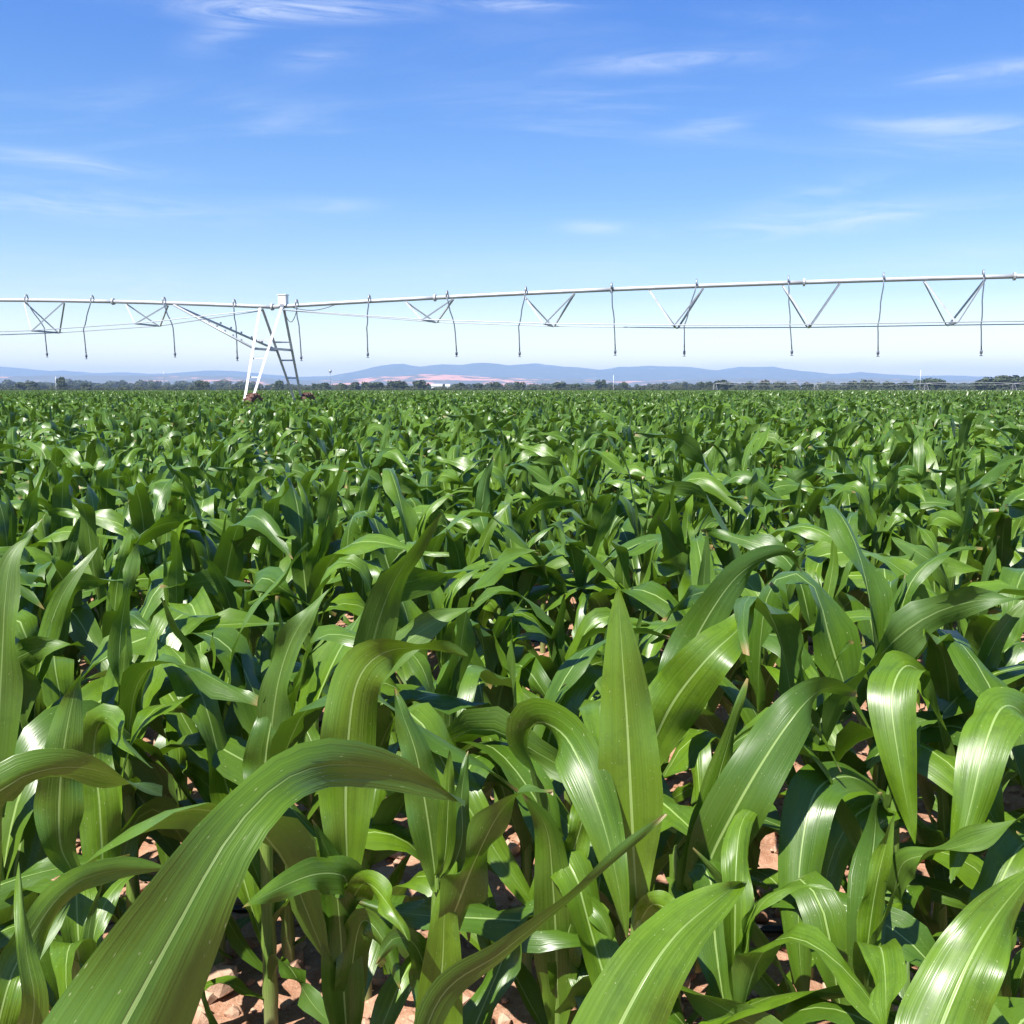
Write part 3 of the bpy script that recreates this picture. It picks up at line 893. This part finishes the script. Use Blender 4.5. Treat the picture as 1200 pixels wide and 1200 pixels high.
# ------------------------------------------------------------------ soil clods and drip hoses
import bmesh
CLODS = []
rc = random.Random(3)
for k in range(8):
    bm = bmesh.new(); bmesh.ops.create_icosphere(bm, subdivisions=1, radius=1.0)
    sx, sy, sz = rc.uniform(.8, 1.2), rc.uniform(.7, 1.0), rc.uniform(.5, .75)
    for v in bm.verts:
        f = 1 + rc.uniform(-.28, .22)
        v.co = Vector((v.co.x * sx * f, v.co.y * sy * f, v.co.z * sz * f))
    m_ = bpy.data.meshes.new('clod'); bm.to_mesh(m_); bm.free(); m_.materials.append(M_CLOD)
    CLODS.append(m_)
cl = []
for k in range(5200):
    y = 1.7 + 5.0 * rc.random() ** 1.4
    x = rc.uniform(-.56, .56) * (y + .5)
    s = min(0.048, 0.007 + rc.expovariate(1 / 0.0085))
    cl.append((s / y, x, y, s))
cl.sort(reverse=True)
for (_, x, y, s) in cl[:300]:
    o = link_mesh('clod', CLODS[rc.randrange(8)], ground)
    o.location = (x, y, soil_h(x, y) + s * .22); o.scale = (s, s, s); o.rotation_euler = (rc.uniform(-.3, .3), rc.uniform(-.3, .3), rc.uniform(0, 6.3))
cv = []; cf = []
geo_c = [(np.array([v.co[:] for v in m_.vertices]), np.array([p.vertices[:] for p in m_.polygons])) for m_ in CLODS]
nb = 0
for (_, x, y, s) in cl[300:]:
    v, f = geo_c[rc.randrange(8)]
    a = rc.uniform(0, 6.28); ca, sa = math.cos(a), math.sin(a)
    w = np.stack([(v[:, 0] * ca - v[:, 1] * sa) * s + x, (v[:, 0] * sa + v[:, 1] * ca) * s + y, v[:, 2] * s + soil_h(x, y) + s * .2], -1)
    cv.append(w); cf.append(f + nb); nb += len(v)
gr = link_mesh('gravel', np_mesh('gravel', np.concatenate(cv), np.concatenate(cf), M_CLOD, smooth=False), ground)
tag(gr, kind='stuff')

for (y0, lbl) in ((2.36, 'black drip hose lying on bare soil just behind the front maize'), (3.76, 'black drip hose on the soil deeper between the maize rows'), (5.16, 'black drip hose hidden far back between the rows')):
    pp = []
    for k in range(60):
        x = -3.2 + 6.4 * k / 59
        yy = y0 + 0.03 * math.sin(x * 2.1 + y0) - 0.06 * x + .02 * noise.noise(Vector((x * 3, y0, 0)))
        pp.append((x, yy, soil_h(x, yy) + 0.012))
    t = MB().tube(pp, 0.0095, 8).build('drip_hose', M_DRIP, None, True)
    tag(t, lbl, 'drip hose', 'drip hoses between the maize rows')

# ------------------------------------------------------------------ the irrigation machine
Z0 = 33.5; KX = Z0 * 0.983 / 1200; KH = 0.0274
PD = Vector((139.2 * KX, -0.0277 * Z0, 0)); STEPL = PD.length; PDn = PD.normalized(); PN = Vector((-PDn.y, PDn.x, 0))
if PN.y < 0: PN = -PN


def pipe_u(i):
    if i >= -1.40: return 98.5 + 15.5 * (1 - ((i - 4.4) / 5.8) ** 2)
    return 118 - 19.5 * ((i + 6) / 4.6) ** 2


def pipe_pt(i):
    return Vector(((-97 + 139.2 * i) * KX, Z0 * (1 - 0.0277 * i), CAM_H + (pipe_u(i) + 1.5) * KH))


def i_of(px):
    return (px - 503) / (122.6 + 0.0277 * px)


TOW_L, TOW_C, TOW_R = -10.6, -1.40, 10.2
org = pipe_pt(TOW_C); org.z = 0
piv = empty('irrigation_pivot', org)
tag(piv, 'long white overhead pipe irrigation machine on an A-shaped wheeled tower', 'irrigation')


def loc(p): return Vector(p) - org


# pipe, in lengths with flanged joints
cuts = [TOW_L] + [TOW_L + (TOW_C - TOW_L) * k / 6 for k in range(1, 6)] + [TOW_C] + [TOW_C + (TOW_R - TOW_C) * k / 8 for k in range(1, 8)] + [TOW_R]
for a, b in zip(cuts[:-1], cuts[1:]):
    seg = MB().tube([loc(pipe_pt(a + (b - a) * k / 8)) for k in range(9)], 0.064, 12).build('pipe', M_STEEL, piv, True)
    MB().tube([loc(pipe_pt(b)) - PDn * .03, loc(pipe_pt(b)) + PDn * .03], 0.115, 12).build('flange', M_STEEL, seg)

HW = 0.72
def depth_u(i):
    if i > TOW_C: s = abs((i - 4.4) / 5.8)
    else: s = abs((i + 6) / 4.6)
    return 47 * (1 - max(0, s - .12) ** 2.2 * 1.18)


def truss(vs, ends):
    lows = {-1: [], 1: []}
    for vi in vs:
        dz = Vector((0, 0, -max(14, depth_u(vi)) * KH))
        bar = MB().angle(loc(pipe_pt(vi) + dz) - PN * HW, loc(pipe_pt(vi) + dz) + PN * HW, .06).build('cross_bar', M_ROD, piv)
        for sd in (-1, 1):
            low = loc(pipe_pt(vi) + dz) + PN * HW * sd
            lows[sd].append(low)
            for e in (-.205, .205):
                top = loc(pipe_pt(vi + e)) + Vector((0, 0, -.07)) + PN * .03 * sd
                MB().angle(top, low + PDn * e * .12, .046).build('brace', M_STEEL, piv)
    for sd in (-1, 1):
        p = [loc(pipe_pt(ends[0])) + Vector((0, 0, -.12)) + PN * .12 * sd] + lows[sd] + [loc(pipe_pt(ends[1])) + Vector((0, 0, -.12)) + PN * .12 * sd]
        MB().tube(p, 0.016, 6).build('truss_rod', M_ROD, piv)


truss([-9.5, -8.5, -7.5, -6.6, -5.7, -4.68, -3.64, -2.60], (TOW_L, TOW_C - .1))
truss([0, 1, 2, 3, 4, 5, 6, 7, 8, 9], (TOW_C + .1, TOW_R))


def tower(ic):
    base = pipe_pt(ic); gz = Vector((base.x, base.y, 0))
    topz = base.z - .05
    for sd in (-1, 1):
        foot = gz + PN * 2.0 * sd
        legs = []
        for e, fe in ((-.39, -.11), (.39, .11)):
            tp = Vector((base.x, base.y, topz)) + PDn * e + PN * .09 * sd
            bt = foot + PDn * fe + Vector((0, 0, .62))
            MB().angle(loc(bt), loc(tp), .088, PDn, .012).build('leg', M_LEG, piv)
            legs.append((bt, tp))
        for f in (.10, .32, .50, .68):
            a = legs[0][0].lerp(legs[0][1], f); b = legs[1][0].lerp(legs[1][1], f)
            MB().angle(loc(a), loc(b), .055).build('rung', M_LEG, piv)
        # wheel beside the foot, muddy tyre with lugs
        wc = foot + PDn * .26 + Vector((0, 0, .595))
        wh = empty('wheel', loc(wc)); wh.parent = piv
        ty = MB().lathe((0, 0, 0), PDn, [(-.12, .34), (-.14, .44), (-.13, .535), (-.08, .57), (0, .58), (.08, .57), (.13, .535), (.14, .44), (.12, .34)], 32)
        for k in range(18):
            a = 2 * math.pi * k / 18
            ru = PN * math.cos(a) + Vector((0, 0, 1)) * math.sin(a); tu = -PN * math.sin(a) + Vector((0, 0, 1)) * math.cos(a)
            for s2 in (-1, 1):
                dv = (PDn * s2 + tu * .55).normalized()
                rot = Matrix((dv, ru.cross(dv), ru)).transposed()
                ty.box(ru * .575 + PDn * s2 * .065 + tu * (.05 if s2 > 0 else -.05), (.14, .045, .045), rot)
        ty.build('tyre', M_TYRE, wh, False)
        MB().lathe((0, 0, 0), PDn, [(-.115, .345), (-.10, .30), (-.03, .27), (-.03, .06), (.05, .06), (.05, .27), (.10, .30), (.115, .345)], 24).build('rim', M_RIM, wh, True)
    # base beam between the wheels, carrying the gearbox
    bb = MB().box(loc(gz + Vector((0, 0, .62))), (.16, 4.1, .16), Matrix((PDn, PN, Vector((0, 0, 1)))).transposed()).build('base_beam', M_LEG, piv)
    # level cross beam high in the A
    f = .60
    for e, fe in ((-.39, -.11), (.39, .11)):
        a = (gz - PN * 2.0 + PDn * fe + Vector((0, 0, .62))).lerp(Vector((base.x, base.y, topz)) + PDn * e - PN * .09, f)
        b = (gz + PN * 2.0 + PDn * fe + Vector((0, 0, .62))).lerp(Vector((base.x, base.y, topz)) + PDn * e + PN * .09, f)
        MB().angle(loc(a), loc(b), .08).build('cross_beam', M_LEG, piv)
    return gz, base, topz, f


tower(TOW_L); tower(TOW_R)
gz, base, topz, f = tower(TOW_C)
# stay pipes from the long span down to the tower
ib = i_of(204)
for sd in (-1, 1):
    a = (gz + PN * 2.0 * sd - PDn * .11 + Vector((0, 0, .62))).lerp(Vector((base.x, base.y, topz)) - PDn * .39 + PN * .09 * sd, f)
    st = MB().tube([loc(pipe_pt(ib)) + Vector((0, 0, -.06)) + PN * .03 * sd, loc(a)], 0.038, 8).build('stay', M_STEEL, piv, True)
    a0 = loc(pipe_pt(ib)); bl = loc(a)
    for k in range(5):
        pq = a0.lerp(bl, .45 + .1 * k)
        MB().box(pq + Vector((0, 0, .05)), (.05, .05, .06)).build('clamp', M_ROD, st)
# control box on top of the tower
cb = MB().box(loc(pipe_pt(TOW_C)) + PDn * .40 + Vector((0, 0, .20)), (.27, .22, .34), Matrix((PDn, PN, Vector((0, 0, 1)))).transposed()).build('control_box', M_WHITE, piv)
MB().box(loc(pipe_pt(TOW_C)) + PDn * .40 + Vector((0, 0, .385)), (.31, .26, .03), Matrix((PDn, PN, Vector((0, 0, 1)))).transposed()).build('lid', M_WHITE, cb)
MB().box(loc(pipe_pt(TOW_C)) + PDn * .40 + Vector((0, 0, .02)) - PN * .05, (.14, .14, .12), Matrix((PDn, PN, Vector((0, 0, 1)))).transposed()).build('mount', M_ROD, cb)
c0 = loc(pipe_pt(TOW_C)) + PDn * .45 + Vector((0, 0, -.05)); c1 = loc(pipe_pt(TOW_C)) + PDn * .95 + Vector((0, 0, -.06))
MB().tube([c0.lerp(c1, k / 12) + Vector((0, 0, -.46 * math.sin(math.pi * k / 12) ** .9)) - PN * .1 for k in range(13)], .012, 6).build('cable', M_CABLE, piv, True)
c0 = loc(pipe_pt(TOW_C)) + PDn * .8 - PN * .09; c1 = loc(pipe_pt(i_of(395))) - PN * .09
MB().tube([c0.lerp(c1, k / 12) + Vector((0, 0, -.05 - .13 * math.sin(math.pi * k / 12))) for k in range(13)], .012, 6).build('cable', M_CABLE, piv, True)

# drop hoses with goosenecks and sprinkler heads
DROPS = [(33, 52, 55, 418), (110, 98, 101, 420), (194, 203, 205, 418), (276, 277, 278, 422), (349, 351, 353, 422), (434, 430, 431, 418), (525, 533, 535, 417), (617, 608, 609, 417),
         (717, 720, 721, 415), (816, 802, 802, 416), (923, 926, 928, 415), (1034, 1029, 1029, 416), (1150, 1150, 1150, 415), (-60, -55, -54, 418), (-160, -158, -157, 418), (1270, 1266, 1266, 414), (1395, 1390, 1390, 413)]
for (tx, mx, bx_, by_) in DROPS:
    it = i_of(tx); top = pipe_pt(it); Yd = top.y - .15
    s1 = 1.0
    neck = [top + Vector((0, 0, .06)), top + Vector((0, 0, .16)) - PN * .03, top + Vector((0, 0, .19)) - PN * .09, top + Vector((0, 0, .13)) - PN * .15, top - PN * .17 + Vector((0, 0, 0))]
    hp = neck[-1]
    mid = P(mx, by_ - 34, hp.y); bot = P(bx_, by_ - 5, hp.y)
    hose = [hp + (mid - hp) * k / 6 + PDn * .012 * math.sin(k * 1.7) for k in range(7)] + [mid + (bot - mid) * k / 4 for k in range(1, 5)]
    h = MB().tube([loc(p) for p in hose], .019, 6).build('drop_hose', M_HOSE, piv, True)
    MB().tube([loc(p) for p in neck], .024, 6).build('gooseneck', M_ROD, h, True)
    b = loc(bot)
    MB().lathe(b, (0, 0, -1), [(0, .02), (.02, .038), (.10, .038), (.12, .015), (.15, .015), (.155, .045), (.17, .045), (.175, .001)], 10).build('sprinkler_head', M_HOSE, h, True)

# ------------------------------------------------------------------ second machine far across the field
YB = 500.0
def fpt(px, h): 
    X = P(px, 450, YB).x
    return Vector((X, YB, h))
o2 = fpt(842, 0)
pv2 = empty('irrigation_pivot', o2)
tag(pv2, 'far pale irrigation machine standing low before the dark trees', 'irrigation')
def loc2(p): return Vector(p) - o2
tw = [838, 956, 1085, 1188, 1290]
TH = P(900, 449.2, YB).z
for a, b in zip(tw[:-1], tw[1:]):
    MB().tube([loc2(fpt(a + (b - a) * k / 10, TH + .5 * math.sin(math.pi * k / 10))) for k in range(11)], .085, 6).build('pipe', M_STEEL, pv2, True)
    for sd in (-1, 1):
        MB().tube([loc2(fpt(a + (b - a) * k / 10, TH - .9 * math.sin(math.pi * k / 10) ** .6)) + Vector((0, .7 * sd, 0)) for k in range(11)], .04, 5).build('truss_rod', M_STEEL, pv2)
for a in tw:
    for sx in (-1, 1):
        for sy in (-1, 1):
            MB().tube([loc2(fpt(a, .5)) + Vector((sx * 1.1, sy * 1.6, 0)), loc2(fpt(a, TH)) + Vector((sx * .35, 0, 0))], .06, 6).build('leg', M_STEEL, pv2)
    for sy in (-1, 1):
        MB().lathe(loc2(fpt(a, .6)) + Vector((.2, sy * 1.7, 0)), (1, 0, 0), [(-.15, .3), (-.17, .5), (0, .6), (.17, .5), (.15, .3)], 16).build('wheel', M_TYRE, pv2, True)

# ------------------------------------------------------------------ thin poles
for (px, yt, Y, rad, lbl) in ((65, 441.5, 260, .05, 'lone thin white pole by a dark round bush'), (719, 440.0, 330, .07, 'thin white pole before the dark tree row'),
                              (1079, 434.0, 420, .08, 'tall thin white pole beside a rounded tree clump'), (192, 434.5, 900, .22, 'faint grey mast rising over the tree row'),
                              (387, 434.0, 900, .22, 'faint grey mast with a tank on top')):
    p = P(px, yt, Y)
    rt = empty('pole', (p.x, Y, 0)); tag(rt, lbl, 'pole')
    mt = M_WHITE if Y < 800 else M_ROD
    MB().tube([(0, 0, -.3), (0, 0, p.z * .6), (0, 0, p.z)], [rad, rad * .85, rad * .7], 8).build('shaft', mt, rt, True)
    MB().tube([(0, 0, 0), (0, 0, .5)], rad * 1.8, 8).build('footing', M_WALL, rt)
    if px == 387:
        MB().lathe((0, 0, p.z - 2.2), (0, 0, 1), [(0, .2), (.5, 1.3), (2.2, 1.3), (2.8, .2)], 12).build('tank', mt, rt, True)
    else:
        MB().lathe((0, 0, p.z), (0, 0, 1), [(-.05, rad * .9), (.12, rad * .9), (.2, .01)], 8).build('cap', mt, rt, True)

# ------------------------------------------------------------------ far white farm sheds
def shed(px0, px1, ytop, Y, dep, lbl):
    x0 = P(px0, 452, Y).x; x1 = P(px1, 452, Y).x; H = P(px0, ytop, Y).z; w = x1 - x0
    r_ = empty('farm_shed', ((x0 + x1) / 2, Y, 0)); tag(r_, lbl, 'building')
    he = H * .72
    MB().box((0, 0, he / 2), (w, dep, he)).build('wall', M_WALL, r_)
    m_ = MB(); ov = .3
    for k in (-1, 1):
        b0 = len(m_.v)
        m_.v += [Vector((-w / 2 - ov, k * (dep / 2 + ov), he)), Vector((w / 2 + ov, k * (dep / 2 + ov), he)), Vector((w / 2 + ov, 0, H)), Vector((-w / 2 - ov, 0, H)),
                 Vector((-w / 2 - ov, k * (dep / 2 + ov), he + .15)), Vector((w / 2 + ov, k * (dep / 2 + ov), he + .15)), Vector((w / 2 + ov, 0, H + .15)), Vector((-w / 2 - ov, 0, H + .15))]
        for qd in ((0, 1, 2, 3), (4, 5, 6, 7), (0, 1, 5, 4), (1, 2, 6, 5), (3, 0, 4, 7)): m_.f.append(tuple(b0 + z for z in qd))
    m_.build('roof', M_ROOF, r_)
    MB().box((w * .2, -dep / 2 - .03, he * .38), (w * .14, .08, he * .76)).build('door', M_DOOR, r_)


shed(506, 518, 450.2, 640, 6, 'long low white farm shed at the end of the trees')
shed(522.5, 527, 450.4, 640, 4, 'small white hut next to the long farm shed')

# ------------------------------------------------------------------ far trees
def crown_arrays(rng, rx, ry, rz, cz, n, size):
    """many leaf clumps through the crown's volume"""
    lobes = [(rng.uniform(-.55, .55) * rx, rng.uniform(-.55, .55) * ry, cz + rng.uniform(-.45, .55) * rz, rng.uniform(.35, .62)) for _ in range(9)]
    V = []; Q = []
    while len(Q) < n:
        lx, ly, lz, lr = lobes[rng.randrange(9)]
        d = Vector((rng.gauss(0, 1), rng.gauss(0, 1), rng.gauss(0, 1))).normalized() * rng.uniform(.55, 1.05)
        c = Vector((lx + d.x * rx * lr, ly + d.y * ry * lr, lz + d.z * rz * lr))
        if c.z < .35: continue
        nrm = (d + Vector((rng.gauss(0, .5), rng.gauss(0, .5), rng.gauss(.3, .5)))).normalized()
        a = nrm.orthogonal().normalized(); a = Matrix.Rotation(rng.uniform(0, 6.28), 3, nrm) @ a
        b = nrm.cross(a); s = size * rng.uniform(.5, 1.2)
        k = len(V)
        V += [c - a * s - b * s * .5, c + b * s * -.7 + a * .3 * s, c + a * s + b * s * .4, c - a * .2 * s + b * s * .8]
        Q.append((k, k + 1, k + 2, k + 3))
    return V, Q


rt = random.Random(17)
CROWN = []; TRUNK = []
for k in range(6):
    V, Q = crown_arrays(rt, 3.6, 3.4, 3.7, 4.3, 900, .62)
    CROWN.append(np_mesh('crown', [tuple(v) for v in V], Q, M_TREE if k < 4 else M_SCRUB, smooth=False))
    mb = MB(); mb.tube([(0, 0, -.3), (.1, 0, 1.4), (0, .15, 3.2), (.1, .1, 5.0)], [.32, .24, .17, .08], 7)
    for j in range(5):
        a = rt.uniform(0, 6.28); mb.tube([(.05, .05, 1.6 + .5 * j), (1.3 * math.cos(a), 1.3 * math.sin(a), 3.0 + .6 * j), (2.3 * math.cos(a), 2.3 * math.sin(a), 4.2 + .5 * j)], [.13, .08, .03], 5)
    tmp = mb.build('trunk', M_BARK); TRUNK.append(tmp.data); bpy.data.objects.remove(tmp)


def tree(px, ytop, Y, wpx, lbl, group, form=None):
    """ytop: picture row of the crown's top, wpx: crown width"""
    p = P(px, ytop, Y); H = p.z
    r_ = empty('tree', (p.x, Y, 0), rt.uniform(0, 6.28)); tag(r_, lbl, 'tree', group)
    k = rt.randrange(4) if form is None else form
    sw = wpx / 1200 * Y / 6.4; sh = H / 7.5
    r_.scale = (sw, sw, sh)
    link_mesh('trunk', TRUNK[k], r_); link_mesh('crown', CROWN[k], r_)


T = [  # px, top, distance, crown width, label
    (71, 442.5, 620, 13, 'dark round bush-like tree right beside the lone white pole'),
    (1078, 445.5, 560, 14, 'dark tree in the rounded clump by the tall white pole'), (1088, 443.2, 565, 18, 'dark tree in the rounded clump by the tall white pole'), (1099, 444.2, 560, 17, 'dark tree in the rounded clump by the tall white pole'),
    (1151, 445.0, 540, 18, 'dark tree of the broad spreading grove'), (1163, 442.3, 545, 20, 'dark tree of the broad spreading grove'), (1175, 440.5, 550, 22, 'dark tree of the broad spreading grove'),
    (1188, 440.2, 548, 22, 'dark tree of the broad spreading grove'), (1200, 440.8, 545, 22, 'dark tree of the broad spreading grove'), (1212, 441.5, 545, 22, 'dark tree of the broad spreading grove'),
    (846, 445.6, 620, 20, 'flat-topped dark tree above the far irrigation machine'), (822, 447.5, 640, 8, 'small tree left of the flat-topped tree'), (830, 447.8, 640, 8, 'small tree left of the flat-topped tree'),
    (894, 445.8, 620, 14, 'upright dark tree above the pale far pipe'), (879, 448, 620, 13, 'low dark tree near the far pale pipe'), (916, 448, 620, 15, 'low dark tree near the far pale pipe'), (946, 448.2, 620, 13, 'low dark tree near the far pale pipe'),
    (997, 446.8, 600, 14, 'rounded dark tree above the far machine tower'), (1016, 445.8, 600, 13, 'rounded dark tree above the far machine tower'), (1045, 447.5, 600, 18, 'wide low dark tree left of the rounded clump'), (1062, 447.8, 600, 16, 'wide low dark tree left of the rounded clump'),
    (492, 445.8, 640, 17, 'tall round dark tree at the end of the row by the white shed'), (472, 446.6, 640, 18, 'dark tree in the thick row beside the white shed'), (460, 447.2, 650, 16, 'dark tree in the thick row beside the white shed'),
    (445, 448, 650, 16, 'dark tree in the thick row beside the white shed'), (430, 448.4, 650, 14, 'dark tree in the thick row beside the white shed'), (416, 448, 650, 13, 'dark tree in the thick row beside the white shed'), (402, 450, 650, 12, 'low dark tree at the thin end of the row'),
    (380, 448.8, 640, 13, 'dark tree between the steel tower and the tank mast'), (370, 450, 640, 10, 'dark tree between the steel tower and the tank mast'),
    (235, 446.0, 640, 16, 'dark rounded tree standing out before the grey wood'), (240, 447, 640, 14, 'dark rounded tree standing out before the grey wood'),
    (325, 446.2, 640, 12, 'dark tree behind the steel tower legs'), (540, 448.8, 660, 12, 'dark tree just right of the small white hut'), (580, 447.5, 660, 14, 'dark tree in the row right of the white hut'), (560, 449.2, 660, 16, 'dark tree in the row right of the white hut'),
    (609, 448, 660, 12, 'dark tree in the row right of the white hut'), (655, 448, 660, 17, 'wide dark tree left of the white pole'), (676, 449.5, 660, 14, 'wide dark tree left of the white pole'), (700, 446, 700, 8, 'small tree cresting the row near the white pole'),
    (708, 446, 700, 8, 'small tree cresting the row near the white pole'), (732, 448, 680, 9, 'small dark tree right of the white pole'),
    (38, 447, 700, 16, 'dark tree left of the lone white pole'), (24, 448, 700, 14, 'dark tree left of the lone white pole'), (100, 449, 700, 13, 'low tree right of the round bush-like tree'),
]
for (px, yt, Y, w, lbl) in T:
    tree(px, yt, Y, w, lbl, 'far trees')

# mass of scrub and woodland that nobody could count: one object
wood_col = bpy.data.collections.new('wood_forms')
for k in range(6):
    ob = bpy.data.objects.new('form_%02d' % k, CROWN[k]); wood_col.objects.link(ob)
wp = []; wi = []; ws = []; wr = []
def wood(px0, px1, ytop, Y, n, jitter=1.0, sizes=(.8, 1.2), forms=(0, 1, 2, 3, 4, 5)):
    for k in range(n):
        px = rt.uniform(px0, px1); yy = Y * rt.uniform(.96, 1.04)
        p = P(px, ytop + rt.uniform(-jitter, jitter), yy)
        s = max(.15, p.z / 7.9) * rt.uniform(*sizes)
        wp.append((p.x, yy, -.3)); wi.append(rt.choice(forms)); ws.append((s * rt.uniform(1.0, 1.7), s * 1.3, s)); wr.append(rt.uniform(0, 6.28))
wood(-350, 300, 447.8, 1500, 190, 1.4)
wood(-350, 350, 450.5, 1100, 120, 1.0, forms=(4, 5))
wood(280, 560, 450.8, 1200, 90, 1.0)
wood(520, 860, 450.2, 1200, 120, .9)
wood(560, 1250, 451.8, 760, 200, .8, forms=(4, 5))
wood(780, 1140, 449.5, 1000, 110, 1.0)
wood(1000, 1550, 449.2, 900, 110, 1.2)
wood(330, 700, 452.6, 720, 120, .5, forms=(4, 5))
wood(-350, 1550, 454.2, 545, 900, .7, forms=(4, 5))
wood(-350, 420, 451.0, 1000, 160, 1.0)
wme = bpy.data.meshes.new('far_wood'); wme.vertices.add(len(wp)); wme.vertices.foreach_set('co', np.array(wp, dtype=np.float32).ravel())
a_ = wme.attributes.new('form', 'INT', 'POINT'); a_.data.foreach_set('value', wi)
a_ = wme.attributes.new('turn', 'FLOAT', 'POINT'); a_.data.foreach_set('value', wr)
a_ = wme.attributes.new('size', 'FLOAT_VECTOR', 'POINT'); a_.data.foreach_set('vector', np.array(ws, dtype=np.float32).ravel())
fw = link_mesh('far_wood', wme)
tag(fw, 'grey-green belt of scrub and woodland along the far field edge', 'woodland', kind='stuff')
gn2 = gn.copy(); gn2.name = 'belt_of_wood'
for nd in gn2.nodes:
    if nd.bl_idname == 'GeometryNodeCollectionInfo': nd.inputs[0].default_value = wood_col
    if nd.bl_idname == 'GeometryNodeInputNamedAttribute' and nd.inputs['Name'].default_value == 'size':
        nd.data_type = 'FLOAT_VECTOR'
        for l_ in list(gn2.links):
            if l_.from_node == nd: gn2.links.remove(l_)
        io = [x for x in gn2.nodes if x.bl_idname == 'GeometryNodeInstanceOnPoints'][0]
        gn2.links.new([s_ for s_ in nd.outputs if s_.enabled][0], io.inputs['Scale'])
md = fw.modifiers.new('belt', 'NODES'); md.node_group = gn2

# ------------------------------------------------------------------ air
hz = MB().box((0, 5000, 138.0), (26000, 16800, 280)).build('haze', M_WALL)
hz.data.materials.clear()
mh = bpy.data.materials.new('haze_air'); mh.use_nodes = True
qh = NG(mh.node_tree)
for nd in list(qh.n): qh.n.remove(nd)
oh = qh.new('ShaderNodeOutputMaterial'); pv = qh.new('ShaderNodeVolumePrincipled')
pv.inputs['Color'].default_value = (0.49, 0.68, 1.0, 1); pv.inputs['Density'].default_value = 0.00015; pv.inputs['Anisotropy'].default_value = 0.0
qh.link(pv.outputs[0], oh.inputs['Volume'])
hz.data.materials.append(mh)
tag(hz, 'pale blue air haze over the plain', kind='stuff')
